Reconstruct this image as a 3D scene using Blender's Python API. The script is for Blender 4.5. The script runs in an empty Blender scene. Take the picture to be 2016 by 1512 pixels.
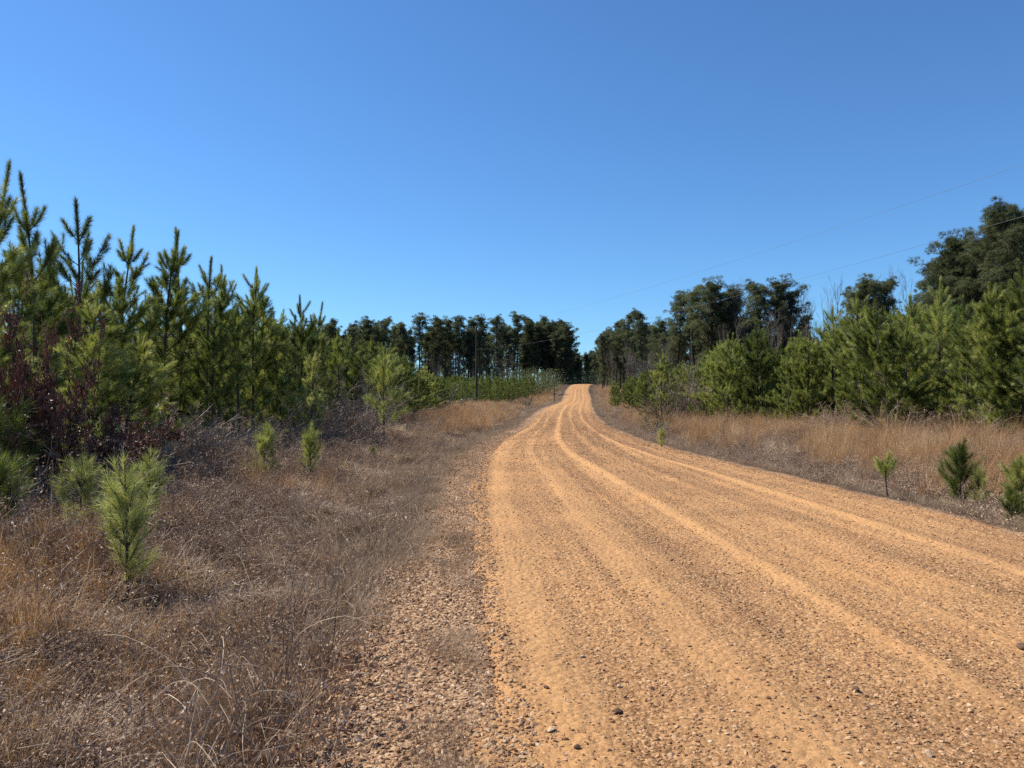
import bpy, math
import numpy as np
from mathutils import Vector, Matrix

S = bpy.context.scene
COL = S.collection
R_ = math.radians
PI = math.pi

# ------------------------------------------------------------------ camera
FPX, CXP, HZ, EYE = 1515.0, 1008.0, 790.0, 1.6        # focal length and horizon of the photo, in its pixels
cam_d = bpy.data.cameras.new("camera")
cam = bpy.data.objects.new("camera", cam_d)
COL.objects.link(cam)
cam.location = (0, 0, EYE)
cam.rotation_euler = (R_(90) + math.atan((HZ - 756) / FPX), 0, 0)
cam_d.sensor_width = 36
cam_d.lens = 36 * FPX / 2016
cam_d.clip_end = 5000
S.camera = cam

# ------------------------------------------------------------------ sky, sun, exposure
SUN_AZ, SUN_EL = -70.0, 48.0                            # azimuth from +Y, clockwise
w = bpy.data.worlds.new("World")
S.world = w
w.use_nodes = True
nt = w.node_tree
sky = nt.nodes.new("ShaderNodeTexSky")
sky.sky_type = 'NISHITA'
sky.sun_disc = False
sky.sun_elevation = R_(SUN_EL)
sky.sun_rotation = R_(SUN_AZ)
sky.altitude = 100
sky.air_density = 1.0
sky.dust_density = 0.12
sky.ozone_density = 3.0
gm = nt.nodes.new("ShaderNodeGamma")                    # softens the bleached rim near the horizon
gm.inputs['Gamma'].default_value = 1.0
tn = nt.nodes.new("ShaderNodeMix"); tn.data_type = 'RGBA'; tn.blend_type = 'MULTIPLY'
tn.inputs[0].default_value = 1.0
tn.inputs[7].default_value = (0.53, 0.84, 1.12, 1)
bg = nt.nodes['Background']
bg.inputs['Strength'].default_value = 0.080
nt.links.new(sky.outputs[0], gm.inputs['Color'])
nt.links.new(gm.outputs[0], tn.inputs[6])
nt.links.new(tn.outputs[2], bg.inputs[0])
sl = bpy.data.lights.new("sun", 'SUN')
sl.energy = 4.2
sl.angle = R_(0.5)
sl.color = (1.0, 0.94, 0.84)
sun = bpy.data.objects.new("sun", sl)
COL.objects.link(sun)
az, el = R_(SUN_AZ), R_(SUN_EL)
sdir = Vector((math.sin(az) * math.cos(el), math.cos(az) * math.cos(el), math.sin(el)))
sun.rotation_euler = sdir.to_track_quat('Z', 'Y').to_euler()
sun.location = sdir * 50
S.view_settings.view_transform = 'Standard'
S.view_settings.look = 'None'
S.view_settings.exposure = 0.80
S.view_settings.gamma = 1.0
S.cycles.use_denoising = False
S.cycles.max_bounces = 8
S.cycles.transmission_bounces = 6
S.cycles.transparent_max_bounces = 4
S.cycles.caustics_reflective = False
S.cycles.caustics_refractive = False

# ------------------------------------------------------------------ helpers
def pchip(xs, ys):
    xs = np.array(xs, float); ys = np.array(ys, float)
    h = np.diff(xs); d = np.diff(ys) / h
    m = np.zeros_like(xs)
    m[0], m[-1] = d[0], d[-1]
    for i in range(1, len(xs) - 1):
        if d[i - 1] * d[i] > 0:
            w1, w2 = 2 * h[i] + h[i - 1], h[i] + 2 * h[i - 1]
            m[i] = (w1 + w2) / (w1 / d[i - 1] + w2 / d[i])
    def f(x):
        x = np.asarray(x, float)
        xc = np.clip(x, xs[0], xs[-1])
        i = np.clip(np.searchsorted(xs, xc) - 1, 0, len(xs) - 2)
        t = (xc - xs[i]) / h[i]
        return ((2*t**3 - 3*t**2 + 1) * ys[i] + (t**3 - 2*t**2 + t) * h[i] * m[i]
                + (-2*t**3 + 3*t**2) * ys[i+1] + (t**3 - t**2) * h[i] * m[i+1])
    return f

_g = np.random.default_rng(5).random((256, 256))
def vnoise(x, y, s=1.0):
    x = np.asarray(x, float) / s + 57.3; y = np.asarray(y, float) / s + 91.7
    xi, yi = np.floor(x).astype(int), np.floor(y).astype(int)
    fx, fy = x - xi, y - yi
    fx = fx*fx*(3-2*fx); fy = fy*fy*(3-2*fy)
    a = _g[xi % 256, yi % 256]; b = _g[(xi+1) % 256, yi % 256]
    c = _g[xi % 256, (yi+1) % 256]; d = _g[(xi+1) % 256, (yi+1) % 256]
    return (a*(1-fx)+b*fx)*(1-fy) + (c*(1-fx)+d*fx)*fy
def fbm(x, y, s=1.0, o=3):
    v = 0; a = 0.5; t = 0
    for k in range(o):
        v = v + a * vnoise(np.asarray(x)+k*13.1, np.asarray(y)-k*7.7, s); t += a
        a *= .5; s *= .5
    return v / t
def sstep(a, b, x):
    t = np.clip((np.asarray(x, float) - a) / (b - a), 0, 1)
    return t*t*(3-2*t)

ROAD_L = pchip([-80, 0, 3.4, 5, 8.7, 11.5, 16, 22, 30, 39, 48, 66, 97, 154, 280, 330, 400, 800],
               [1.5, 0.15, 0.02, -.10, -.33, -.48, -.63, -.72, -.45, .2, .95, 2.1, 4.6, 10.2, 23.4, 38, 85, 380])
ROAD_R = pchip([-80, 0, 9.2, 16, 22, 30, 39, 48, 66, 97, 154, 280, 330, 400, 800],
               [7.0, 6.25, 6.12, 5.85, 5.5, 5.25, 5.5, 6.0, 7.1, 9.9, 15.6, 29, 44, 92, 388])
ROAD_Z = pchip([-90, 50, 66, 97, 125, 154, 200, 250, 280, 330, 420, 900],
               [0, 0, .22, .8, 1.05, 1.55, 3.5, 6.4, 7.8, 8.5, 7, 6])
DITCH_L = pchip([0, .8, 1.3, 2.4, 4.5, 8, 500], [-.02, -.05, -.12, -.30, -.10, .0, .0])
DITCH_R = pchip([0, .5, 1.0, 2.0, 4.0, 8, 500], [-.02, -.05, -.13, -.20, -.02, .06, .06])

def ground_z(X, Y):
    X = np.asarray(X, float); Y = np.asarray(Y, float)
    l, r = ROAD_L(Y), ROAD_R(Y)
    dl, dr = l - X, X - r
    side = np.where(dl > 0, DITCH_L(np.maximum(dl, 0)), np.where(dr > 0, DITCH_R(np.maximum(dr, 0)), -.12))
    out = np.maximum(dl, dr)
    und = (fbm(X, Y, 6.0, 2) - .5) * .5 * sstep(1.0, 5, out) + (fbm(X+40, Y, 1.2, 2) - .5) * np.where(dl > 0, .72, .36) * sstep(.9, 2.6, out)
    return ROAD_Z(Y) + side + und

def px(x, d):                                            # lateral position of a photo column at a distance
    return (x - CXP) / FPX * d
def toph(y, d, z0=0.0):                                  # height of a thing at a distance, from its top in the photo
    return EYE + (HZ - y) / FPX * d - z0

class MB:
    """collects vertices and faces, builds ONE mesh"""
    def __init__(s): s.v = []; s.f = []; s.m = []; s.n = 0
    def add(s, v, f, mat=0):
        v = np.asarray(v, float).reshape(-1, 3); f = np.asarray(f, int)
        if len(f) == 0: return
        s.v.append(v); s.f.append(f + s.n); s.m.append(np.full(len(f), mat)); s.n += len(v)
    def mesh(s, name, mats, smooth=False):
        me = bpy.data.meshes.new(name)
        v = np.concatenate(s.v)
        me.vertices.add(len(v)); me.vertices.foreach_set("co", v.ravel())
        loops = np.concatenate([f.ravel() for f in s.f])
        tot = np.concatenate([np.full(len(f), f.shape[1]) for f in s.f])
        me.loops.add(len(loops)); me.loops.foreach_set("vertex_index", loops.astype(np.int32))
        me.polygons.add(len(tot))
        me.polygons.foreach_set("loop_start", (np.cumsum(tot) - tot).astype(np.int32))
        me.polygons.foreach_set("material_index", np.concatenate(s.m).astype(np.int32))
        me.polygons.foreach_set("use_smooth", np.full(len(tot), smooth))
        for m in mats: me.materials.append(m)
        me.update(calc_edges=True)
        return me

def norm(a):
    return a / np.maximum(np.linalg.norm(a, axis=-1, keepdims=True), 1e-9)

def tube(mb, path, radii, sides=6, mat=0):
    p = np.asarray(path, float); n = len(p)
    t = norm(np.gradient(p, axis=0))
    ref = np.array([0.31, 0.95, 0.05]) if abs(t[0][2]) > .7 else np.array([0, 0, 1.0])
    a = norm(np.cross(t, ref)); b = np.cross(t, a)
    th = np.arange(sides) / sides * 2 * PI
    r = np.asarray(radii, float).reshape(-1, 1, 1)
    ring = p[:, None, :] + r * (a[:, None, :] * np.cos(th)[None, :, None] + b[:, None, :] * np.sin(th)[None, :, None])
    i = np.arange(n - 1)[:, None] * sides; k = np.arange(sides)[None, :]; k2 = (k + 1) % sides
    f = np.stack([i + k, i + k2, i + sides + k2, i + sides + k], -1).reshape(-1, 4)
    mb.add(ring.reshape(-1, 3), f, mat)

def needle_tris(rng, starts, dirs, lens, n, nlen, width, a0, a1, tmin=0.0, jit=.25):
    """n thin needles on each shoot: bases along the shoot, swept forward"""
    N = len(starts)
    t = tmin + (1 - tmin) * rng.random((N, n))
    d = norm(dirs)[:, None, :]
    base = starts[:, None, :] + d * (lens[:, None] * t)[..., None]
    r = rng.normal(size=(N, n, 3))
    perp = norm(r - d * (r * d).sum(-1, keepdims=True))
    ang = (a0 + (a1 - a0) * t + rng.normal(size=(N, n)) * jit * a0)[..., None]
    nd = d * np.cos(ang) + perp * np.sin(ang)
    nd = norm(nd + np.array([0, 0, -.2]))
    L = (nlen * rng.uniform(.7, 1.12, (N, n)))[..., None]
    wv = norm(np.cross(nd, rng.normal(size=(N, n, 3)))) * width * .5
    v = np.stack([base - wv, base + wv, base + nd * L], 2).reshape(-1, 3)
    f = np.arange(len(v)).reshape(-1, 3)
    return v, f

def link(name, me, parent=None):
    o = bpy.data.objects.new(name, me)
    COL.objects.link(o)
    if parent: o.parent = parent
    return o
def tag(o, label=None, cat=None, group=None, kind=None):
    if label: o['label'] = label
    if cat: o['category'] = cat
    if group: o['group'] = group
    if kind: o['kind'] = kind
    return o
def thing(name, label, cat, loc, parts, group=None, rz=0.0, scale=(1, 1, 1)):
    """an Empty at the thing's base that parents its parts: [(part name, mesh), ...]"""
    e = bpy.data.objects.new(name, None)
    COL.objects.link(e)
    e.empty_display_size = .1
    e.location = loc; e.rotation_euler = (0, 0, rz); e.scale = scale
    tag(e, label, cat, group)
    for pn, me in parts: link(pn, me, e)
    return e

# ------------------------------------------------------------------ materials
def mat(name):
    m = bpy.data.materials.new(name); m.use_nodes = True
    t = m.node_tree
    for n in list(t.nodes): t.nodes.remove(n)
    out = t.nodes.new("ShaderNodeOutputMaterial")
    return m, t, out
def N(t, typ, **kw):
    n = t.nodes.new(typ)
    for k, v in kw.items():
        if k in n.inputs.keys(): n.inputs[k].default_value = v
        else: setattr(n, k, v)
    return n
def ramp(t, stops, interp='LINEAR'):
    r = t.nodes.new("ShaderNodeValToRGB"); r.color_ramp.interpolation = interp
    e = r.color_ramp.elements
    while len(e) < len(stops): e.new(.5)
    for i, (p, c) in enumerate(stops):
        e[i].position = p; e[i].color = (*c, 1)
    return r

def leaf_mat(name, stops, trans=.35, tcol=(1.3, 1.25, .6), rough=.5, spec=.4, patch=1.2, obj_amt=.25, isl=.45, world=0, bias=0.0):
    """thin foliage: colour by blade and by clump, some light through it"""
    m, t, out = mat(name)
    geo = N(t, "ShaderNodeNewGeometry"); oi = N(t, "ShaderNodeObjectInfo")
    tc = N(t, "ShaderNodeTexCoord")
    nz = N(t, "ShaderNodeTexNoise"); nz.inputs['Scale'].default_value = patch; nz.inputs['Detail'].default_value = 1
    t.links.new(geo.outputs['Position'] if world else tc.outputs['Object'], nz.inputs['Vector'])
    if world: nz.inputs['Scale'].default_value = world; nz.inputs['Detail'].default_value = 4
    a = N(t, "ShaderNodeMath", operation='MULTIPLY_ADD'); a.inputs[1].default_value = isl
    t.links.new(geo.outputs['Random Per Island'], a.inputs[0])
    b = N(t, "ShaderNodeMath", operation='MULTIPLY_ADD'); b.inputs[1].default_value = obj_amt
    t.links.new(oi.outputs['Random'], b.inputs[0])
    c = N(t, "ShaderNodeMath", operation='MULTIPLY_ADD'); c.inputs[1].default_value = 1.5; c.inputs[2].default_value = -.42 - isl * .3 + bias
    t.links.new(nz.outputs['Fac'], c.inputs[0])
    t.links.new(c.outputs[0], b.inputs[2]); t.links.new(b.outputs[0], a.inputs[2])
    rp = ramp(t, stops); t.links.new(a.outputs[0], rp.inputs[0])
    p = N(t, "ShaderNodeBsdfPrincipled"); p.inputs['Roughness'].default_value = rough
    p.inputs['Specular IOR Level'].default_value = spec
    t.links.new(rp.outputs[0], p.inputs['Base Color'])
    if trans > 0:
        tr = N(t, "ShaderNodeBsdfTranslucent")
        mx = N(t, "ShaderNodeMix", data_type='RGBA', blend_type='MULTIPLY'); mx.inputs[0].default_value = 1
        mx.inputs[7].default_value = (*tcol, 1)
        t.links.new(rp.outputs[0], mx.inputs[6]); t.links.new(mx.outputs[2], tr.inputs['Color'])
        ms = N(t, "ShaderNodeMixShader"); ms.inputs[0].default_value = trans
        t.links.new(p.outputs[0], ms.inputs[1]); t.links.new(tr.outputs[0], ms.inputs[2])
        t.links.new(ms.outputs[0], out.inputs[0])
    else:
        t.links.new(p.outputs[0], out.inputs[0])
    return m

def bark_mat(name, c1, c2, scale=14.0, stretch=.25):
    m, t, out = mat(name)
    tc = N(t, "ShaderNodeTexCoord"); mp = N(t, "ShaderNodeMapping"); mp.inputs['Scale'].default_value = (1, 1, stretch)
    nz = N(t, "ShaderNodeTexNoise"); nz.inputs['Scale'].default_value = scale; nz.inputs['Detail'].default_value = 5
    t.links.new(tc.outputs['Object'], mp.inputs[0]); t.links.new(mp.outputs[0], nz.inputs['Vector'])
    rp = ramp(t, [(.3, c1), (.7, c2)]); t.links.new(nz.outputs['Fac'], rp.inputs[0])
    p = N(t, "ShaderNodeBsdfPrincipled"); p.inputs['Roughness'].default_value = .9
    p.inputs['Specular IOR Level'].default_value = .15
    bm = N(t, "ShaderNodeBump"); bm.inputs['Strength'].default_value = .6; bm.inputs['Distance'].default_value = .02
    t.links.new(nz.outputs['Fac'], bm.inputs['Height']); t.links.new(bm.outputs[0], p.inputs['Normal'])
    t.links.new(rp.outputs[0], p.inputs['Base Color']); t.links.new(p.outputs[0], out.inputs[0])
    return m

M_NEEDLE = leaf_mat("young_needles", [(0, (.058, .078, .020)), (.35, (.15, .178, .038)), (.65, (.30, .325, .085)), (1, (.56, .54, .22))], trans=.32, tcol=(1.15, 1.2, .6), patch=2.6, isl=.35, spec=.4, rough=.5, obj_amt=.5, bias=-.16)
M_SAPLING = leaf_mat("sapling_needles", [(0, (.11, .13, .035)), (.4, (.275, .29, .085)), (.7, (.46, .46, .17)), (1, (.68, .63, .32))], trans=.4, tcol=(1.15, 1.2, .7), patch=6, isl=.4, spec=.5)
M_FIELD = leaf_mat("planted_needles", [(0, (.06, .08, .022)), (.5, (.15, .185, .052)), (1, (.28, .30, .10))], trans=.42, patch=1.2, isl=.25)
M_TALL = leaf_mat("tall_pine_needles", [(0, (.042, .056, .032)), (.5, (.10, .118, .062)), (1, (.21, .22, .115))], trans=.38, patch=.8, isl=.3)  # lightened and tinted bluish: distance haze put into the needle colour
M_DEADLEAF = leaf_mat("dead_oak_leaves", [(0, (.040, .017, .012)), (.5, (.100, .044, .031)), (.85, (.17, .09, .06)), (1, (.38, .26, .18))], trans=.2, tcol=(1.2, .8, .6), patch=2, rough=.5)
M_GREENLEAF = leaf_mat("evergreen_leaves", [(0, (.02, .035, .012)), (.5, (.055, .08, .025)), (1, (.13, .15, .05))], trans=.2, patch=1.5, rough=.4)
M_BARK = bark_mat("pine_bark", (.032, .025, .021), (.105, .078, .062))
M_TWIG = bark_mat("bare_twigs", (.15, .115, .098), (.30, .245, .205), 6)
M_GREYTREE = bark_mat("grey_bark", (.10, .078, .066), (.22, .185, .16), 5)
M_BRAMBLE = leaf_mat("bramble_stems", [(0, (.070, .043, .030)), (.5, (.23, .152, .105)), (1, (.50, .39, .29))], trans=0, spec=.15, world=1.1)
M_DRYGRASS = leaf_mat("dry_grass", [(0, (.105, .066, .040)), (.35, (.35, .242, .155)), (.65, (.58, .440, .300)), (1, (.84, .70, .52))], trans=.3, tcol=(1.1, 1, .8), spec=.15, world=.9)
M_GREYGRASS = leaf_mat("grey_grass", [(0, (.10, .068, .044)), (.5, (.27, .193, .126)), (1, (.52, .405, .28))], trans=.3, tcol=(1.1, 1, .85), spec=.15, world=1.3)
M_SEDGE = leaf_mat("broomsedge", [(0, (.15, .075, .034)), (.4, (.37, .205, .092)), (.7, (.53, .345, .175)), (1, (.70, .54, .34))], trans=.35, tcol=(1.15, 1, .75), spec=.15, world=.6)
M_LITTER = leaf_mat("leaf_litter", [(0, (.085, .045, .027)), (.4, (.31, .195, .120)), (.75, (.47, .335, .225)), (1, (.60, .47, .34))], trans=.15, tcol=(1.1, .9, .7), spec=.2, world=1.5)

def stone_mat(name, stops):
    m, t, out = mat(name)
    oi = N(t, "ShaderNodeObjectInfo"); tc = N(t, "ShaderNodeTexCoord")
    rp = ramp(t, stops); t.links.new(oi.outputs['Random'], rp.inputs[0])
    nz = N(t, "ShaderNodeTexNoise"); nz.inputs['Scale'].default_value = 3; nz.inputs['Detail'].default_value = 4
    t.links.new(tc.outputs['Object'], nz.inputs['Vector'])
    mx = N(t, "ShaderNodeMix", data_type='RGBA', blend_type='MULTIPLY'); mx.inputs[0].default_value = .6
    r2 = ramp(t, [(.3, (.55, .5, .45)), (.7, (1.15, 1.1, 1.05))]); t.links.new(nz.outputs['Fac'], r2.inputs[0])
    t.links.new(rp.outputs[0], mx.inputs[6]); t.links.new(r2.outputs[0], mx.inputs[7])
    p = N(t, "ShaderNodeBsdfPrincipled"); p.inputs['Roughness'].default_value = .8; p.inputs['Specular IOR Level'].default_value = .25
    t.links.new(mx.outputs[2], p.inputs['Base Color']); t.links.new(p.outputs[0], out.inputs[0])
    return m
M_STONE = stone_mat("gravel_stone", [(0, (.21, .108, .052)), (.3, (.36, .200, .098)), (.6, (.48, .285, .145)), (.85, (.58, .385, .225)), (.965, (.24, .13, .065)), (.985, (.56, .39, .235)), (1, (.62, .48, .33))])
M_SHSTONE = stone_mat("shoulder_stone", [(0, (.15, .080, .042)), (.35, (.31, .175, .090)), (.65, (.43, .265, .140)), (.9, (.54, .37, .22)), (1, (.62, .48, .33))])
M_DARKSTONE = stone_mat("dark_stone", [(0, (.09, .05, .03)), (1, (.17, .10, .06))])
M_PALESTONE = stone_mat("pale_stone", [(0, (.44, .31, .195)), (1, (.56, .43, .30))])

# road: packed clay, loose gravel and fine sand pushed up by the tyres
def road_material():
    m, t, out = mat("clay_road")
    uv = N(t, "ShaderNodeUVMap"); at = N(t, "ShaderNodeAttribute", attribute_name="sand")
    tc = N(t, "ShaderNodeTexCoord")
    mp = N(t, "ShaderNodeMapping"); mp.inputs['Scale'].default_value = (2.2, .12, 1)
    t.links.new(uv.outputs[0], mp.inputs[0])
    st = N(t, "ShaderNodeTexNoise"); st.inputs['Scale'].default_value = 1.6; st.inputs['Detail'].default_value = 5; st.inputs['Roughness'].default_value = .6
    t.links.new(mp.outputs[0], st.inputs['Vector'])
    n1 = N(t, "ShaderNodeTexNoise"); n1.inputs['Scale'].default_value = 1.1; n1.inputs['Detail'].default_value = 6; n1.inputs['Roughness'].default_value = .62
    n2 = N(t, "ShaderNodeTexNoise"); n2.inputs['Scale'].default_value = 55; n2.inputs['Detail'].default_value = 6; n2.inputs['Roughness'].default_value = .8
    vo = N(t, "ShaderNodeTexVoronoi"); vo.inputs['Scale'].default_value = 46; vo.inputs['Randomness'].default_value = 1
    vo2 = N(t, "ShaderNodeTexVoronoi"); vo2.inputs['Scale'].default_value = 19
    for n in (n1, n2, vo, vo2): t.links.new(tc.outputs['Object'], n.inputs['Vector'])
    # gravel colour from the cells
    sep = N(t, "ShaderNodeSeparateColor"); t.links.new(vo.outputs['Color'], sep.inputs[0])
    gr = ramp(t, [(0, (.15, .073, .032)), (.35, (.295, .157, .071)), (.75, (.41, .234, .110)), (1, (.55, .355, .19))])
    t.links.new(sep.outputs[0], gr.inputs[0])
    fine = ramp(t, [(.25, (.36, .192, .086)), (.5, (.52, .290, .126)), (.75, (.655, .405, .19))])
    t.links.new(n2.outputs['Fac'], fine.inputs[0])
    # how sandy: attribute + streaks + patches
    a = N(t, "ShaderNodeMath", operation='MULTIPLY_ADD'); a.inputs[1].default_value = 1.3; a.inputs[2].default_value = -.72
    t.links.new(st.outputs['Fac'], a.inputs[0])
    b = N(t, "ShaderNodeMath", operation='MULTIPLY_ADD'); b.inputs[1].default_value = 1.0
    t.links.new(n1.outputs['Fac'], b.inputs[0]); t.links.new(a.outputs[0], b.inputs[2])
    c = N(t, "ShaderNodeMath", operation='ADD', use_clamp=True)
    t.links.new(b.outputs[0], c.inputs[0]); t.links.new(at.outputs['Fac'], c.inputs[1])
    mx = N(t, "ShaderNodeMix", data_type='RGBA'); t.links.new(c.outputs[0], mx.inputs[0])
    t.links.new(gr.outputs[0], mx.inputs[6]); t.links.new(fine.outputs[0], mx.inputs[7])
    # iron-red and brown tint in broad patches
    n3 = N(t, "ShaderNodeTexNoise"); n3.inputs['Scale'].default_value = .45; n3.inputs['Detail'].default_value = 4
    t.links.new(tc.outputs['Object'], n3.inputs['Vector'])
    tint = ramp(t, [(.3, (.84, .80, .78)), (.5, (1, .97, .93)), (.7, (1.08, 1.0, .90))]); t.links.new(n3.outputs['Fac'], tint.inputs[0])
    mt = N(t, "ShaderNodeMix", data_type='RGBA', blend_type='MULTIPLY'); mt.inputs[0].default_value = 1
    t.links.new(mx.outputs[2], mt.inputs[6]); t.links.new(tint.outputs[0], mt.inputs[7])
    p = N(t, "ShaderNodeBsdfPrincipled"); p.inputs['Roughness'].default_value = .92; p.inputs['Specular IOR Level'].default_value = .12
    t.links.new(mt.outputs[2], p.inputs['Base Color'])
    # relief: pebbles where it is not sandy, grain everywhere
    inv = N(t, "ShaderNodeMath", operation='SUBTRACT'); inv.inputs[0].default_value = 1.05
    t.links.new(c.outputs[0], inv.inputs[1])
    hv = N(t, "ShaderNodeMath", operation='MULTIPLY'); t.links.new(vo.outputs['Distance'], hv.inputs[0]); t.links.new(inv.outputs[0], hv.inputs[1])
    hv2 = N(t, "ShaderNodeMath", operation='MULTIPLY_ADD'); hv2.inputs[1].default_value = 1.2
    t.links.new(vo2.outputs['Distance'], hv2.inputs[0]); t.links.new(hv.outputs[0], hv2.inputs[2])
    h3 = N(t, "ShaderNodeMath", operation='MULTIPLY_ADD'); h3.inputs[1].default_value = -.7
    t.links.new(n2.outputs['Fac'], h3.inputs[0]); t.links.new(hv2.outputs[0], h3.inputs[2])
    bm = N(t, "ShaderNodeBump", invert=True); bm.inputs['Strength'].default_value = 1.0; bm.inputs['Distance'].default_value = .014
    t.links.new(h3.outputs[0], bm.inputs['Height']); t.links.new(bm.outputs[0], p.inputs['Normal'])
    t.links.new(p.outputs[0], out.inputs[0])
    return m
M_ROAD = road_material()

def ground_material():
    m, t, out = mat("brown_soil")
    tc = N(t, "ShaderNodeTexCoord"); at = N(t, "ShaderNodeAttribute", attribute_name="gravel")
    n1 = N(t, "ShaderNodeTexNoise"); n1.inputs['Scale'].default_value = .8; n1.inputs['Detail'].default_value = 8; n1.inputs['Roughness'].default_value = .7
    n2 = N(t, "ShaderNodeTexNoise"); n2.inputs['Scale'].default_value = 22; n2.inputs['Detail'].default_value = 6; n2.inputs['Roughness'].default_value = .75
    vo = N(t, "ShaderNodeTexVoronoi"); vo.inputs['Scale'].default_value = 40
    for n in (n1, n2, vo): t.links.new(tc.outputs['Object'], n.inputs['Vector'])
    soil = ramp(t, [(.25, (.035, .023, .017)), (.5, (.085, .058, .042)), (.75, (.19, .14, .10))]); t.links.new(n2.outputs['Fac'], soil.inputs[0])
    tint = ramp(t, [(.3, (.75, .72, .70)), (.7, (1.15, 1.05, .95))]); t.links.new(n1.outputs['Fac'], tint.inputs[0])
    ms = N(t, "ShaderNodeMix", data_type='RGBA', blend_type='MULTIPLY'); ms.inputs[0].default_value = 1
    t.links.new(soil.outputs[0], ms.inputs[6]); t.links.new(tint.outputs[0], ms.inputs[7])
    sep = N(t, "ShaderNodeSeparateColor"); t.links.new(vo.outputs['Color'], sep.inputs[0])
    gr = ramp(t, [(0, (.17, .09, .05)), (.5, (.36, .21, .115)), (1, (.54, .37, .22))]); t.links.new(sep.outputs[0], gr.inputs[0])
    mx = N(t, "ShaderNodeMix", data_type='RGBA')
    t.links.new(at.outputs['Fac'], mx.inputs[0]); t.links.new(ms.outputs[2], mx.inputs[6]); t.links.new(gr.outputs[0], mx.inputs[7])
    p = N(t, "ShaderNodeBsdfPrincipled"); p.inputs['Roughness'].default_value = .95; p.inputs['Specular IOR Level'].default_value = .1
    t.links.new(mx.outputs[2], p.inputs['Base Color'])
    ad = N(t, "ShaderNodeMath", operation='MULTIPLY_ADD'); ad.inputs[1].default_value = -.6
    t.links.new(vo.outputs['Distance'], ad.inputs[0]); t.links.new(n2.outputs['Fac'], ad.inputs[2])
    bm = N(t, "ShaderNodeBump"); bm.inputs['Strength'].default_value = .8; bm.inputs['Distance'].default_value = .03
    t.links.new(ad.outputs[0], bm.inputs['Height']); t.links.new(bm.outputs[0], p.inputs['Normal'])
    t.links.new(p.outputs[0], out.inputs[0])
    return m
M_GROUND = ground_material()

# ------------------------------------------------------------------ ground and road
def grid_mesh(name, X, Y, Z, m):
    ny, nx = X.shape
    mb = MB()
    i = np.arange(ny - 1)[:, None] * nx; k = np.arange(nx - 1)[None, :]
    f = np.stack([i + k, i + k + 1, i + nx + k + 1, i + nx + k], -1).reshape(-1, 4)
    mb.add(np.stack([X, Y, Z], -1), f)
    return mb.mesh(name, [m], True)
def attr(me, name, vals):
    a = me.attributes.new(name, 'FLOAT', 'POINT'); a.data.foreach_set("value", np.asarray(vals, np.float32).ravel())

ys = np.concatenate([np.linspace(-90, 0, 20)[:-1], np.arange(0, 14, .14), np.arange(14, 40, .4), np.arange(40, 120, 1.6), np.arange(120, 420, 6), np.linspace(420, 1500, 24)])
xc = np.concatenate([-np.geomspace(26, 900, 26)[::-1], np.arange(-25.5, -9, .5), np.arange(-9, 12, .14), np.arange(12, 36, .5), np.geomspace(36.5, 900, 26)])
GX, GY = np.meshgrid(xc, ys)
GXs = GX + (ROAD_L(GY) + .4) * np.exp(-(GX / 60) ** 2)     # columns follow the road
GZ = ground_z(GXs, GY)
gme = grid_mesh("ground", GXs, GY, GZ, M_GROUND)
dl, dr = ROAD_L(GY) - GXs, GXs - ROAD_R(GY)
ed = fbm(GXs, GY, .7, 3) * .7
attr(gme, "gravel", np.clip(np.where(dl > -3, 1 - sstep(.45, .95, dl + ed - .35 - .55 * sstep(9, 3.5, GY)), 1), 0, 1) * np.clip(1 - sstep(.1, .6, dr + ed - .35), 0, 1))
tag(link("ground", gme), "brown soil under dry grass stretching back to the woods", "ground", kind="structure")

def streaks(u, Y):
    """tyre-drawn streaks: narrow across the road, metres long along it"""
    d = u + (vnoise(Y, 0 * Y + 20, 14) - .5) * .16
    return .36 * vnoise(d / .34, Y / 22 + 4) + .40 * vnoise(d / .13, Y / 11 + 40) + .24 * vnoise(d / .055, Y / 5 + 90)
def road_surface(s, Y):
    """height above the road profile at fraction s of the width"""
    W = ROAD_R(Y) - ROAD_L(Y)
    u = s * W
    wob = (vnoise(Y, 0 * Y, 9) - .5) * .12
    g = lambda c, sg: np.exp(-((u - c * W - wob) / sg) ** 2)
    amp = .7 + .6 * vnoise(Y, Y*0+3, 3)
    z = .05 * (1 - (2*s - 1)**2)
    z = z + amp * (.026 * g(.412, .15) + .020 * g(.772, .14) + .010 * g(.60, .10) + .010 * g(.22, .14)) + .014 * (streaks(u, Y) - .5)
    z = z - .022 * g(.10, .22) - .02 * g(.33, .2) - .016 * g(.52, .22) - .018 * g(.69, .2) - .014 * g(.88, .22)
    X = ROAD_L(Y) + u
    z = z + (fbm(X + 5, Y, .16, 2) - .5) * .014 * (g(.412, .2) + g(.772, .2)) + (fbm(X, Y, .35, 3) - .5) * .018 + (fbm(X, Y, .09, 2) - .5) * .010 * sstep(25, 8, Y)
    out = np.maximum(-u, u - W)
    rag = (fbm(X, Y + 9, .55, 3) - .5) * .5
    z = z - sstep(-.05, .55, out + rag) * .16
    return z
def road_sand(s, Y):
    W = ROAD_R(Y) - ROAD_L(Y); u = s * W
    wob = (vnoise(Y, 0 * Y, 9) - .5) * .12
    g = lambda c, sg: np.exp(-((u - c * W - wob) / sg) ** 2)
    X = ROAD_L(Y) + u
    k = .35 + 1.1 * fbm(X * 3, Y * .5, .8, 3)
    band = 1.0 * g(.405, .11) + .8 * g(.768, .10) + .50 * g(.06, .20) + .2 * g(.57, .14) + .2 * g(.21, .2) + .25 * g(.88, .2) + .15 * g(.67, .1)
    return np.clip(band * k - .08 + 1.05 * (streaks(u, Y) - .5), -.45, 1)
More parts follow.
